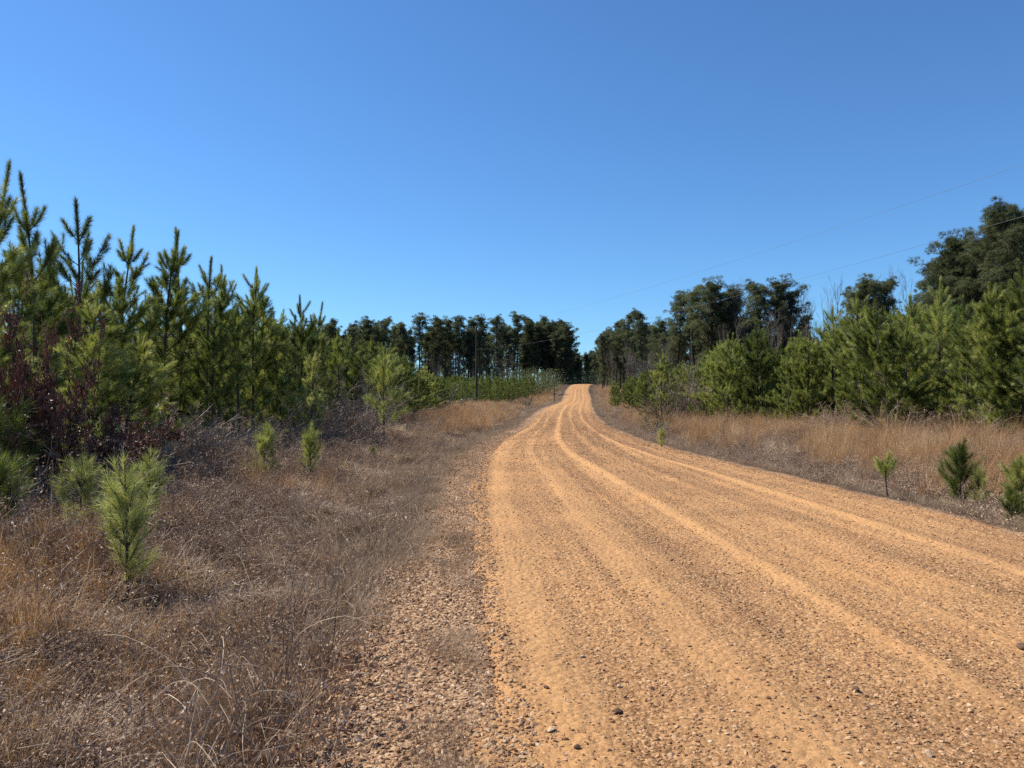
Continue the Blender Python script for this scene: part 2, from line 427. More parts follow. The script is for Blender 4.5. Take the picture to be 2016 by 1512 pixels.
ry = np.concatenate([np.arange(-30, 2, .6), np.arange(2, 12, .05), np.arange(12, 30, .14), np.arange(30, 100, .6), np.arange(100, 420, 3)])
rs = np.linspace(-.12, 1.10, 190)
RS, RY = np.meshgrid(rs, ry)
RX = ROAD_L(RY) + RS * (ROAD_R(RY) - ROAD_L(RY))
RZ = ROAD_Z(RY) + road_surface(RS, RY)
rme = grid_mesh("dirt_road", RX, RY, RZ, M_ROAD)
attr(rme, "sand", road_sand(RS, RY))
uvl = rme.uv_layers.new(name="UVMap")
li = np.zeros(len(rme.loops), np.int32); rme.loops.foreach_get("vertex_index", li)
uvv = np.stack([(RS * (ROAD_R(RY) - ROAD_L(RY))).ravel(), RY.ravel()], -1)[li]
uvl.data.foreach_set("uv", uvv.ravel().astype(np.float32))
tag(link("dirt_road", rme), "orange clay and gravel road curving away up to the woods", "road", kind="structure")
def road_z(X, Y):
    W = ROAD_R(Y) - ROAD_L(Y)
    return ROAD_Z(Y) + road_surface((X - ROAD_L(Y)) / W, Y)
def surf_z(X, Y):
    W = ROAD_R(Y) - ROAD_L(Y); s = (X - ROAD_L(Y)) / W
    return np.where((s > -.12) & (s < 1.1), np.maximum(road_z(X, Y), ground_z(X, Y)), ground_z(X, Y))

# ------------------------------------------------------------------ tree builders
def curved(p0, d0, L, bend, n=4):
    """a limb that starts along d0 and turns upward"""
    pts = [np.array(p0, float)]; d = np.array(d0, float)
    for i in range(n):
        d = norm(d + np.array([0, 0, bend / n])); pts.append(pts[-1] + d * L / n)
    return np.array(pts), d

def young_pine(seed, H, Lmax, spacing=.52, nw=55, nlen=.17, width=.008, clear=.12, leader=.75, a_top=38, a_low=78, nb=(4, 6), mat_n=None, dens=1.0, r0=None, sides=7, Lmin=.25, low=.45, skip=.35, plume=.75):
    rng = np.random.default_rng(seed)
    wood = MB()
    lean = rng.normal(size=2) * .045 * H
    nz = 9
    zs = np.linspace(0, H * .985, nz)
    ax = lambda z: np.array([lean[0] * (z/H)**2 + .02*H*.2*math.sin(z*1.3+seed), lean[1]*(z/H)**2, z])
    r0 = r0 or .0095 * H + .004
    tube(wood, [ax(z) for z in zs], [r0 * (1 - z/H)**.85 + .005 for z in zs], sides)
    st, di, ln, kind = [], [], [], []
    # leader
    p = ax(H - leader); tip = ax(H)
    st.append(p); di.append(tip - p); ln.append(leader); kind.append(0)
    z = H - leader * .92
    while z > H * clear:
        f = (H - z) / H
        n = rng.integers(nb[0], nb[1] + 1) - (1 if f < .3 else 0)
        a0 = rng.random() * 2 * PI
        for k in range(n):
            a = a0 + k * 2 * PI / n + rng.normal() * .3
            if rng.random() < .10 and f > .2: continue
            ang = R_(a_top + (a_low - a_top) * min(1, f * 1.5) + rng.normal() * 10)
            L = Lmax * min(1, .12 + (f * 1.7) ** .9) * rng.uniform(.5, 1.25)
            if f > .55: L *= 1 - low * (f - .55) / .45
            L = max(L, Lmin)
            d0 = np.array([math.cos(a) * math.sin(ang), math.sin(a) * math.sin(ang), math.cos(ang)])
            pts, dend = curved(ax(z + rng.normal() * .04), d0, L, .75)
            rb = .006 + .006 * L
            tube(wood, pts, np.linspace(rb, .003, len(pts)), 4)
            for q0, q1 in ((1, 2), (2, 3), (3, 4)):
                sg = pts[q1] - pts[q0]
                if np.linalg.norm(pts[-1] - pts[q0]) > plume + .15 and q1 < 4: continue
                st.append(pts[q0]); di.append(sg); ln.append(np.linalg.norm(sg) + (.06 if q1 == 4 else 0)); kind.append(2 if q1 == 4 else 1)
            if f > .75 and rng.random() < skip: continue
            m = int(L / .17 * dens * float(sstep(.14, .42, f)) + rng.random() * .9)
            for j in range(m):
                t = rng.uniform(.25, .97)
                q = t * (len(pts) - 1); i = min(int(q), len(pts) - 2)
                p0 = pts[i] + (pts[i+1] - pts[i]) * (q - i)
                dd = norm(pts[i+1] - pts[i])
                r = rng.normal(size=3); r -= dd * (r @ dd); r = norm(r)
                d2 = norm(dd * .8 + r * .6 + np.array([0, 0, .34]))
                l2 = rng.uniform(.18, .42) * min(1, .4 + L)
                st.append(p0); di.append(d2); ln.append(l2); kind.append(1)
                tube(wood, [p0, p0 + d2 * l2], [.004, .002], 3)
        z -= spacing * rng.uniform(.75, 1.2) * (.7 + .5 * f)
    st, di, ln, kind = np.array(st), np.array(di), np.array(ln), np.array(kind)
    cr = MB()
    k0 = kind == 0
    v, f = needle_tris(rng, st[k0], di[k0], ln[k0], int(nw * 9 * leader), nlen * .9, width, R_(46), R_(16)); cr.add(v, f)
    k2 = kind == 2
    if k2.any(): v, f = needle_tris(rng, st[k2], di[k2], ln[k2], int(nw * 1.3), nlen, width, R_(50), R_(14)); cr.add(v, f)
    k1 = kind == 1
    v, f = needle_tris(rng, st[k1], di[k1], ln[k1], nw, nlen, width, R_(56), R_(22), .05); cr.add(v, f)
    return wood.mesh("pine_trunk", [M_BARK], True), cr.mesh("pine_crown", [mat_n or M_NEEDLE])

def tall_pine(seed, H=20.0, crown=.5, Lmax=2.6, clumps=34, full=1.0):
    rng = np.random.default_rng(seed)
    wood, cr = MB(), MB()
    lean = rng.normal(size=2) * .55
    ax = lambda z: np.array([lean[0]*(z/H)**2 + .12*math.sin(z*.5+seed), lean[1]*(z/H)**2 + .1*math.sin(z*.4+2*seed), z])
    zs = np.linspace(-.3, H * .97, 12)
    tube(wood, [ax(z) for z in zs], [.22 * (1 - max(z, 0)/H)**.7 + .03 for z in zs], 7)
    zc = H * (1 - crown)
    st, di, ln = [], [], []
    for k in range(clumps):
        f = (k + rng.random()) / clumps                 # 0 bottom of crown, 1 top
        z = zc + (H * .98 - zc) * f ** .85
        prof = math.sqrt(max(.1, 1 - ((f - .52) / .56) ** 2))
        L = Lmax * max(.2, prof) * rng.uniform(.45, 1.1)
        a = rng.random() * 2 * PI
        ang = R_(rng.uniform(48, 88) - 34 * f)
        d0 = np.array([math.cos(a)*math.sin(ang), math.sin(a)*math.sin(ang), math.cos(ang)])
        pts, de = curved(ax(z - .2), d0, L, .7)
        tube(wood, pts, np.linspace(.05 + .01*L, .012, len(pts)), 4)
        for c in range(rng.integers(2, 5)):
            t = rng.uniform(.58, 1.04)
            q = min(t, .999) * (len(pts)-1); i = min(int(q), len(pts)-2)
            cpos = pts[i] + (pts[i+1]-pts[i])*(q-i) + rng.normal(size=3) * np.array([.32, .32, .38])
            R = rng.uniform(.28, .68)
            m = int(22 * R / .5 * full)
            u = norm(rng.normal(size=(m, 3))) * (rng.random((m, 1)) ** .45) * R * np.array([1.05, 1.05, .78])
            st.append(cpos + u); di.append(norm(u + np.array([0, 0, .55 * R]))); ln.append(np.full(m, .10))
    top = ax(H) ; m = 26
    u = rng.normal(size=(m, 3)) * np.array([.28, .28, .35]); st.append(top + u - np.array([0, 0, .4])); di.append(norm(u + np.array([0, 0, .5]))); ln.append(np.full(m, .1))
    for k in range(10):                                  # dead stubs on the bare bole
        z = rng.uniform(zc * .45, zc); a = rng.random() * 2 * PI
        p = ax(z); d = np.array([math.cos(a), math.sin(a), rng.uniform(-.2, .3)])
        tube(wood, [p, p + d * rng.uniform(.4, 1.3)], [.03, .01], 3)
    st, di, ln = np.concatenate(st), np.concatenate(di), np.concatenate(ln)
    v, f = needle_tris(rng, st, di, ln, 20, .36, .022, R_(72), R_(38)); cr.add(v, f)
    return wood.mesh("tall_pine_trunk", [M_BARK], True), cr.mesh("tall_pine_crown", [M_TALL])

def bare_tree(seed, H=14.0, m=None, levels=5, spread=.5, r0=None, up=.25, first=.35, sides=5):
    rng = np.random.default_rng(seed)
    trunk, twigs = MB(), MB()
    def grow(p, d, L, r, lev, mbk):
        n = 4 if lev < 3 else 3
        pts = [p]; dd = d
        for i in range(n):
            dd = norm(dd + rng.normal(size=3) * .10 + np.array([0, 0, up * .25])); pts.append(pts[-1] + dd * L / n)
        pts = np.array(pts)
        tube(mbk, pts, np.linspace(r, r * .6, n + 1), sides if lev < 2 else 3)
        if lev >= levels: return
        nb = rng.integers(3, 5) if lev else rng.integers(6, 9)
        for b in range(nb):
            t = rng.uniform(first if lev == 0 else .3, 1.0); q = t * n; i = min(int(q), n - 1)
            p0 = pts[i] + (pts[i+1] - pts[i]) * (q - i)
            r_ = rng.normal(size=3); r_ -= dd * (r_ @ dd); r_ = norm(r_)
            d2 = norm(dd * (1 - spread * .55) + r_ * spread + np.array([0, 0, up]))
            grow(p0, d2, L * rng.uniform(.42, .62), max(r * rng.uniform(.38, .55), .004), lev + 1, twigs)
    grow(np.zeros(3), np.array([0, 0, 1.0]), H * .72, r0 or .011 * H, 0, trunk)
    return trunk.mesh("bare_trunk", [m or M_GREYTREE], True), twigs.mesh("bare_branches", [m or M_GREYTREE], True)

def leaf_cloud(rng, mb, c, n, size, mati=0, flat=.6):
    """n small creased leaves at positions c"""
    d = norm(rng.normal(size=(n, 3))); s = norm(np.cross(d, rng.normal(size=(n, 3)))); u = np.cross(d, s)
    L = (size * rng.uniform(.6, 1.25, n))[:, None]
    v = np.stack([c, c + d*L*.5 + s*L*.28 + u*L*.12, c + d*L, c + d*L*.5 - s*L*.28 + u*L*.12], 1).reshape(-1, 3)
    b = np.arange(n)[:, None] * 4
    f = np.concatenate([b + np.array([[0, 1, 2]]), b + np.array([[0, 2, 3]])], 0)
    mb.add(v, f, mati)

def shrub(seed, H=1.8, W=1.2, stems=16, twig=5, leaf=0, leafsize=.06, mt=None, ml=None):
    """many stemmed bush: woody stems and, where it has them, leaves"""
    rng = np.random.default_rng(seed)
    wood, lv = MB(), MB()
    tips = []
    for i in range(stems):
        a = rng.random() * 2 * PI; rad = W * .25 * rng.random()
        p = np.array([math.cos(a) * rad, math.sin(a) * rad, -.05])
        ang = R_(rng.uniform(5, 42))
        d = np.array([math.cos(a)*math.sin(ang), math.sin(a)*math.sin(ang), math.cos(ang)])
        L = H * rng.uniform(.6, 1.08)
        pts = [p]
        for k in range(5):
            d = norm(d + rng.normal(size=3) * .16 + np.array([0, 0, -.05 * k])); pts.append(pts[-1] + d * L / 5)
        pts = np.array(pts)
        tube(wood, pts, np.linspace(.011, .004, 6) * (H / 1.8) ** .5, 4)
        for j in range(twig * 2):
            q = rng.uniform(1.0, 4.99); k = int(q); p0 = pts[k] + (pts[k+1] - pts[k]) * (q - k)
            d2 = norm(pts[k+1] - pts[k]) + rng.normal(size=3) * .65
            l2 = rng.uniform(.18, .5) * H * .4
            mid = p0 + norm(d2) * l2 * .5; d3 = norm(d2 + rng.normal(size=3) * .5); end = mid + d3 * l2 * .5
            tube(wood, [p0, mid, end], [.005, .0035, .002], 3)
            tips += [mid, end]
            for q2 in range(2):
                d4 = norm(d3 + rng.normal(size=3) * .7); e2 = mid + d4 * l2 * .45
                tube(wood, [mid, e2], [.003, .0015], 3); tips.append(e2)
    parts = [("stems", wood.mesh("shrub_stems", [mt or M_TWIG], False))]
    if leaf:
        tips = np.array(tips); c = tips[rng.integers(0, len(tips), leaf)] + rng.normal(size=(leaf, 3)) * .05
        leaf_cloud(rng, lv, c, leaf, leafsize); parts.append(("foliage", lv.mesh("shrub_leaves", [ml or M_DEADLEAF])))
    return parts

rng = np.random.default_rng(11)
# kinds of young pine: wide bushy, narrow, open
YP = [young_pine(21, 6.4, 1.5, nw=150, width=.0072, leader=1.0, dens=1.4, nb=(5, 6)), young_pine(22, 6.4, 1.15, nw=150, width=.0072, spacing=.6, leader=1.2, a_top=28),
      young_pine(23, 6.4, 1.65, nw=155, width=.0072, spacing=.62, nb=(4, 5), a_top=38, plume=.9, leader=1.1), young_pine(24, 6.4, 1.05, nw=150, width=.0072, spacing=.55, clear=.18, a_top=26, leader=1.35),
      young_pine(25, 6.4, 1.5, nw=150, width=.0072, clear=.03, a_low=76, dens=1.5, plume=1.6, low=.1, skip=.05, leader=1.0), young_pine(26, 6.4, 1.8, nw=150, width=.0075, clear=.02, nb=(5, 7), dens=1.5, plume=1.8, a_low=84, low=.0, skip=0, leader=.9),
      young_pine(27, 6.4, 1.7, nw=150, width=.0075, clear=.02, nb=(5, 6), dens=1.5, plume=1.8, a_low=82, low=.0, skip=0, leader=1.1, a_top=34)]
MP = [young_pine(31, 3.6, .95, clear=.24, nw=80, nlen=.16, width=.008, mat_n=M_NEEDLE, spacing=.36, leader=.6, low=.2, skip=.1),
      young_pine(32, 3.6, .75, clear=.15, nw=80, nlen=.16, width=.008, mat_n=M_SAPLING, spacing=.4, leader=.6, a_top=30)]
SP = [young_pine(47, 1.2, .24, clear=.10, nw=42, nlen=.13, width=.0034, spacing=.105, leader=.34, a_top=22, a_low=58, nb=(3, 5), mat_n=M_SAPLING, r0=.010, dens=1.4, Lmin=.08, low=0, skip=0),
      young_pine(42, 1.2, .28, clear=.12, nw=45, nlen=.13, width=.0034, spacing=.13, leader=.28, a_top=28, a_low=62, nb=(3, 5), mat_n=M_SAPLING, r0=.010, dens=1.4, Lmin=.1, low=0, skip=0),
      young_pine(43, 1.0, .32, clear=.06, nw=95, nlen=.13, width=.0042, spacing=.15, leader=.22, a_top=24, a_low=58, nb=(3, 5), mat_n=M_NEEDLE, r0=.011, dens=.9, Lmin=.14, low=.1, skip=0, plume=.2),
      young_pine(44, 1.0, .62, clear=.36, nw=150, nlen=.12, width=.0044, spacing=.26, leader=.30, a_top=28, a_low=42, nb=(3, 4), mat_n=M_NEEDLE, r0=.011, dens=0, Lmin=.2, low=0, skip=0, plume=.12)]
FP = [young_pine(51 + i, 4.0, 1.0, clear=.04, nw=26, nlen=.2, width=.024, mat_n=M_FIELD, spacing=.55, leader=.6, sides=4, dens=.7, low=0, skip=0) for i in range(4)]
TP = [tall_pine(61, 20, .55, 3.6, 44), tall_pine(62, 20, .46, 3.2, 38), tall_pine(63, 20, .62, 3.7, 52), tall_pine(64, 20, .50, 2.9, 38), tall_pine(65, 20, .70, 5.0, 84, 1.05), tall_pine(66, 20, .40, 3.6, 34),
      tall_pine(67, 20, .86, 3.2, 60), tall_pine(68, 20, .80, 2.8, 54)]
BT = [bare_tree(71, 14, spread=.45, up=.3), bare_tree(72, 14, spread=.5, up=.3), bare_tree(73, 14, spread=.38, up=.38)]
def mesh_h(me):
    c = np.zeros(len(me.vertices) * 3); me.vertices.foreach_get('co', c); return c[2::3].max()
BTH = [mesh_h(b[1]) for b in BT]

HTS = {}
def put(name, protos, k, X, Y, H, H0, label, cat, group, wide=1.0, one=False, dz=-.03, rz=None):
    z = float(ground_z(X, Y)) + dz
    me = protos[k % len(protos)][1]
    if me.name not in HTS: HTS[me.name] = mesh_h(me) * (.95 if protos is TP else .982)
    s = H / HTS[me.name]
    parts = [("trunk", protos[k % len(protos)][0]), ("crown", protos[k % len(protos)][1])]
    return thing(name, label, cat, (X, Y, z), parts, group, rng.random() * 2 * PI if rz is None else rz, (s * wide, s * wide, s))

# ------------------------------------------------------------------ left plantation
G_LEFT = "young pines of the left plantation"
left_front = [  # photo column, top, distance, kind, label
    (-34, 300, 13.5, 3, "tallest young pine cut by the left edge of the photo"),
    (160, 388, 19, 2, "young pine with wide upswept arms behind the dark leaved oak"),
    (230, 433, 21, 1, "slender young pine directly behind and right of the upswept-armed pine"),
    (316, 448, 22.5, 3, "young pine with long bare dark trunk and narrow top"),
    (358, 455, 24.5, 1, "thin topped young pine just right of the dark bare trunk"),
    (404, 503, 26, 2, "young pine with forked looking top left of the plantation's thick stub top"),
    (431, 516, 27, 0, "young pine with short thick stub-like top in left plantation"),
    (497, 523, 28, 4, "young pine with dark stubby leader standing above its bushy neighbours"),
    (533, 565, 30, 1, "young pine with thin pale leader right of the stubby leader"),
    (594, 580, 33, 4, "last high young pine of the left plantation, with dense dark top"),
    (622, 618, 36, 3, "narrow young pine at the right shoulder of the left plantation"),
    (-8, 560, 12.4, 4, "near bushy young pine filling the left edge below the tallest pine"),
    (172, 560, 15.5, 1, "small thin-stemmed young pine in front of the dark leaved oak"),
    (245, 655, 16.5, 5, "low bright bushy young pine between two thin trunks on the left"),
    (418, 600, 23.5, 4, "bushy young pine in front of the forked-top pine"),
    (555, 610, 29, 5, "broad bushy young pine below the pale thin leader"),
    (470, 600, 25, 2, "open young pine before the stubby-leader pine"),
    (668, 650, 44, 0, "young pine at the far end of the left plantation by the bare thicket"),
    (712, 664, 50, 4, "dark young pine rising behind the grey bare thicket"),
    (748, 672, 54, 5, "dark young pine behind the lone roadside pine"),
    (792, 690, 62, 0, "dark young pine right of the lone roadside pine"),
    (828, 716, 70, 5, "low dark pine where the plantation meets the orange grass"),
    (858, 738, 78, 5, "lowest dark bushy pine at the end of the left plantation"),
]
taken = []
for x, yt, d, k, lab in left_front:
    X = px(x, d); H = toph(yt, d, float(ground_z(X, d)))
    put("young_pine", YP, k, X, d, H, 6.4, lab, "pine tree", G_LEFT, wide=1.0 if H > 4.5 else 1.25)
    taken.append((X, d))
for x, yt, d, k in [(684, 652, 46, 4), (700, 668, 43, 1), (728, 660, 52, 0), (742, 690, 47, 5), (768, 676, 58, 4), (784, 702, 55, 5), (812, 704, 66, 0), (822, 722, 62, 5), (846, 728, 74, 4)]:
    X = px(x, d); put("young_pine", YP, k, X, d, toph(yt, d, float(ground_z(X, d))), 6.4,
                      "young pine deep in the left plantation behind its front row", "pine tree", G_LEFT, wide=1.2)
n = 0
for Y in np.arange(12, 84, 2.7):
    for X in np.arange(-46, -9.3, 2.5):
        x_ = X + rng.normal() * .5; y_ = Y + rng.normal() * .6
        edge = -10.2 if y_ < 45 else -10.2 - (y_ - 45) * .02
        if x_ > edge or abs(x_) / y_ > .85 or min(math.hypot(x_ - a, y_ - b) for a, b in taken) < 1.6: continue
        if x_ < -10.2 - 8 - max(0, (y_ - 20)) * .16: continue
        H = rng.uniform(5.2, 6.95) * (1 - .12 * sstep(45, 80, y_))
        put("young_pine", YP, int(rng.integers(0, 6)), x_, y_, H, 6.4,
            "young pine deep in the left plantation behind its front row", "pine tree", G_LEFT, wide=rng.uniform(.9, 1.15))
        n += 1
print("left fill", n)

# lone pines and saplings on the left verge
put("roadside_pine", MP, 0, px(756, 29), 29, toph(690, 29, float(ground_z(px(756, 29), 29))), 3.6,
    "lone bushy pine with bare lower stem beside the grey thicket", "pine tree", None)
put("roadside_pine", MP, 1, px(612, 26), 26, toph(690, 26), 3.6, "yellow-green small pine at the edge of the left plantation", "pine tree", None)
saplings = [
    (255, 872, 6.95, 0, 1.2, "bright green pine sapling nearest the camera on the left"),
    (292, 868, 9.6, 0, 1.2, "thin pine sapling peeking up behind the nearest bright sapling"),
    (160, 880, 9.3, 1, 1.2, "pine sapling left of the nearest bright sapling"),
    (520, 822, 15.5, 1, 1.2, "pale bushy pine sapling before the dark thicket"),
    (612, 820, 17.5, 0, 1.2, "slender dark-stemmed pine sapling right of the pale bushy one"),
    (735, 872, 22, 2, 1.0, "tiny sparse pine sapling in the brown grass by the lone pine"),
    (-5, 850, 7.8, 2, 1.0, "pine sapling half cut by the left edge of the photo"),
    (-22, 735, 10.5, 2, 1.0, "taller pine sapling at the left edge under the bushy pine"),
    (1745, 866, 13.6, 3, 1.0, "small dark pine sapling with three tufts right of the road"),
    (1888, 850, 13.2, 2, 1.0, "spreading multi-stemmed pine sapling right of the three-tufted one"),
    (1925, 905, 12.9, 1, 1.2, "low pine sapling at the foot of the spreading sapling"),
    (2010, 880, 11.4, 2, 1.0, "pine sapling cut by the right edge of the photo"),
    (1990, 945, 10.6, 2, 1.0, "low pine sapling nearest the road at the right edge"),
    (1302, 838, 27, 1, 1.2, "tiny pine sapling alone in the grass right of the road bend"),
]
for x, yt, d, k, h0, lab in saplings:
    X = px(x, d); H = max(.35, toph(yt, d, float(ground_z(X, d))))
    put("pine_sapling", SP, k, X, d, H, h0, lab, "pine sapling", "pine saplings on the road verges", wide=(.88, 1.05, 1.05, 1.5)[k], dz=(-.03, -.03, -.06, -.14)[k])

# ------------------------------------------------------------------ right plantation
G_RIGHT = "young pines of the right plantation"
right_front = [
    (1302, 688, 54, 4, "front young pine beside the brown bare bush"),
    (1272, 730, 62, 5, "low bushy pine left of the brown bare bush"),
    (1238, 742, 80, 4, "small pine near the road bend on the right side"),
    (1212, 748, 98, 5, "farthest small pine of the right plantation, near the road"),
    (1400, 672, 52, 5, "young pine just right of the brown bare bush"),
    (1432, 655, 50, 6, "young pine with pointed top two along from the brown bush"),
    (1492, 632, 49, 6, "dark narrow young pine below the isolated tall pine clump"),
    (1550, 668, 44, 5, "broad low young pine behind the golden grass"),
    (1590, 650, 43, 6, "young pine in front of the bare grey trees"),
    (1640, 600, 43, 4, "upswept young pine below the bare grey trees"),
    (1692, 570, 39, 4, "high pale-topped young pine of the right plantation"),
    (1745, 600, 36, 5, "broad young pine in the middle of the right plantation"),
    (1800, 575, 36, 6, "young pine left of the big crowned tall pine"),
    (1850, 545, 34, 4, "highest young pine of the right plantation, below the big tall pine"),
    (1905, 580, 30, 4, "bright bushy young pine near the right edge behind sapling"),
    (1962, 560, 27, 5, "broad bushy young pine at the right edge, lower of two"),
    (2015, 500, 26, 6, "young pine cut by the right edge of the photo"),
]
taken = []
for x, yt, d, k, lab in right_front:
    X = px(x, d); H = toph(yt, d, float(ground_z(X, d)))
    put("young_pine", YP, k, X, d, H, 6.4, lab, "pine tree", G_RIGHT, wide=1.0)
    taken.append((X, d))
n = 0
for Y in np.arange(22, 112, 2.5):
    for X in np.arange(10, 64, 2.3):
        x_ = X + rng.normal() * .6; y_ = Y + rng.normal() * .6
        edge = float(ROAD_R(y_)) + (10.2 if y_ < 50 else 10.2 - (min(y_, 75) - 50) * .20)
        if x_ < edge or x_ / y_ > .86 or min(math.hypot(x_ - a, y_ - b) for a, b in taken) < 1.7: continue
        if x_ > edge + 9: continue
        H = rng.uniform(4.8, 6.7) * (1 - .3 * sstep(55, 95, y_))
        put("young_pine", YP, int(rng.integers(4, 7)), x_, y_, H, 6.4,
            "young pine deep in the right plantation behind its front row", "pine tree", G_RIGHT, wide=rng.uniform(.92, 1.15))
        n += 1
print("right fill", n)

# ------------------------------------------------------------------ field of low planted pines beyond the pole
n = 0
for Y in np.arange(112, 196, 3.2):
    for X in np.arange(-26, 12, 2.6):
        x_ = X + rng.normal() * .5; y_ = Y + rng.normal() * .5
        if x_ > float(ROAD_L(y_)) - 6.5 - 2.2 * sstep(112, 135, y_) + (y_ - 112) * .02 or x_ < -y_ * .135 - 3: continue
        H = rng.uniform(3.4, 4.9)
        z = float(ground_z(x_, y_))
        k = int(rng.integers(0, 4))
        front = y_ < 119
        thing("planted_pine", "low planted pine in the front rows of the field behind the utility pole" if front else
              "low planted pine in the back rows of the field below the tall woods", "planted pine", (x_, y_, z - .05),
              [("trunk", FP[k][0]), ("crown", FP[k][1])], "low pines planted in the field", rng.random() * 6.28, (H/4*1.1, H/4*1.1, H/4))
        n += 1
for i in range(34):
    d = 84 * (175 / 84) ** rng.random(); X = float(ROAD_R(d)) + rng.uniform(3.5, 13); H = rng.uniform(2.6, 4.2); k = i % 4
    thing("planted_pine", "low planted pine on the right side of the climbing road", "planted pine", (X, d, float(ground_z(X, d)) - .05),
          [("trunk", FP[k][0]), ("crown", FP[k][1])], "low pines right of the climbing road", rng.random() * 6.28, (H/4*1.15, H/4*1.15, H/4))
print("field", n)

# ------------------------------------------------------------------ tall woods
G_FAR = "tall pines of the far wood left of the road"
far_left = [
    (650, 640, 190, 0), (690, 648, 185, 3), (715, 640, 192, 5), (752, 628, 190, 2), (790, 638, 192, 3), (826, 620, 190, 5),
    (858, 624, 193, 2), (875, 626, 198, 4), (905, 625, 196, 3), (922, 628, 200, 1), (943, 624, 200, 0), (978, 625, 203, 2),
    (1018, 617, 296, 5), (1045, 624, 302, 2), (1075, 625, 308, 0), (1105, 630, 302, 2), (1120, 655, 325, 4)]
far_lab = ["leftmost tall pine showing over the young plantation", "short tall-wood pine right of the leftmost one", "small crowned tall pine over the lone roadside pine",
           "first high tall pine from the left in the far wood", "tall pine between the first high pine and the flat-topped one", "flat-topped tall pine standing out above the far wood",
           "full crowned tall pine right of the flat-topped one", "narrow-shouldered tall pine left of the sky gap in the far wood", "tall pine right of the sky gap in the far wood",
           "tall pine directly left of the utility pole top", "tall pine directly behind the utility pole top", "wide crowned tall pine right of the utility pole",
           "highest tall pine of the far wood with small round top", "tall pine just right of the highest far pine", "dark dense tall pine near the right end of the far wood",
           "last high pine at the right end of the far wood", "low dark pine at the end of the far wood beside the road gap"]
taken = []
for (x, yt, d, k), lab in zip(far_left, far_lab):
    X = px(x, d); H = toph(yt, d, float(ground_z(X, d)))
    put("tall_pine", TP, k, X, d, H, 20, lab, "tall pine", G_FAR, wide=1.12); taken.append((X, d))
n = 0
for Y in np.arange(190, 262, 8.5):
    for X in np.arange(-66, 24, 4.0):
        x_ = X + rng.normal() * 1.7; y_ = Y + rng.normal() * 2.2
        if x_ > float(ROAD_L(y_)) - 23 or y_ < 186 + (x_ + 45) * .3 or min(math.hypot(x_-a, y_-b) for a, b in taken) < 2.2: continue
        if y_ > 228 + (x_ + 45) * .5: continue
        H = rng.uniform(15, 19.0) - 2.5 * sstep(205, 250, y_)
        put("tall_pine", TP, int(rng.integers(0, 6)) if y_ < 205 else int(rng.integers(4, 8)), x_, y_, H, 20, "tall pine standing deep in the far wood left of the road", "tall pine", G_FAR)
        n += 1
print("far left", n)
G_RT = "tall pines of the wood behind the right plantation"
right_tall = [
    (1190, 655, 250, 4, "low dark pine on the right of the road gap"), (1212, 632, 235, 2, "tall pine second right of the road gap"),
    (1240, 618, 215, 0, "round-topped tall pine right of the road gap"), (1266, 612, 200, 2, "high round-topped tall pine, first peak right of the road"),
    (1296, 628, 180, 4, "tall pine in the dip between the first peak and the big clump"), (1335, 578, 135, 0, "left pine of the big dark clump under the wires"),
    (1366, 570, 128, 5, "pine with open left side in the big dark clump"), (1402, 553, 122, 4, "highest pine of the big dark clump under the wires"),
    (1438, 568, 122, 4, "right pine of the big dark clump under the wires"), (1506, 556, 112, 2, "left pine of the isolated round clump"),
    (1546, 550, 112, 4, "right pine of the isolated round clump beside the bare trees"), (1690, 547, 108, 4, "rounded pine between the two groups of bare trees"),
    (1730, 556, 110, 2, "lower pine right of the rounded pine between bare trees"), (1840, 510, 88, 2, "lower left shoulder pine of the big right group"),
    (1885, 464, 84, 4, "wide crowned tall pine left of the highest right pines"), (1940, 428, 80, 4, "big spreading tall pine near the right edge"),
    (1985, 424, 78, 0, "tall pine squeezed beside the big spreading pine"), (2022, 400, 74, 2, "highest tall pine, cut by the right edge of the photo")]
taken = []
for x, yt, d, k, lab in right_tall:
    X = px(x, d); H = toph(yt, d, float(ground_z(X, d)))
    put("tall_pine", TP, k, X, d, H, 20, lab, "tall pine", G_RT, wide=1.3 if d < 140 else 1.1); taken.append((X, d))
path = np.array([(1192, 262), (1225, 232), (1270, 202), (1330, 142), (1400, 126), (1500, 118), (1600, 128), (1700, 115), (1850, 92), (1950, 84), (2060, 78), (2250, 80)], float)
n = 0
tt = np.linspace(0, len(path) - 1.001, 74)
for row in range(3):
    for t in tt:
        i = int(t); p = path[i] + (path[i+1] - path[i]) * (t - i)
        d = p[1] + 5 + row * 7 + rng.normal() * 1.5
        X = px(p[0], d) + rng.normal() * 1.2 + row * 1.0
        if X < float(ROAD_R(d)) + 2.5 or min(math.hypot(X-a, d-b) for a, b in taken) < 3.0: continue
        if rng.random() < .36: continue
        lim = np.interp(p[0], [1190, 1230, 1270, 1300, 1335, 1400, 1445, 1465, 1500, 1550, 1590, 1650, 1690, 1740, 1800, 1840, 1900, 2016, 2300],
                        [668, 650, 640, 650, 606, 590, 600, 626, 595, 585, 640, 640, 580, 590, 590, 545, 480, 440, 440])
        H = toph(lim + rng.uniform(5, 62), d, float(ground_z(X, d)))
        put("tall_pine", TP, int([4, 6, 2, 7, 6][int(rng.integers(0, 5))]) if row < 1 else int(rng.integers(6, 8)), X, d, H, 20, "tall pine standing deep in the wood behind the right plantation", "tall pine", G_RT, wide=1.1)
        n += 1
print("right tall", n)
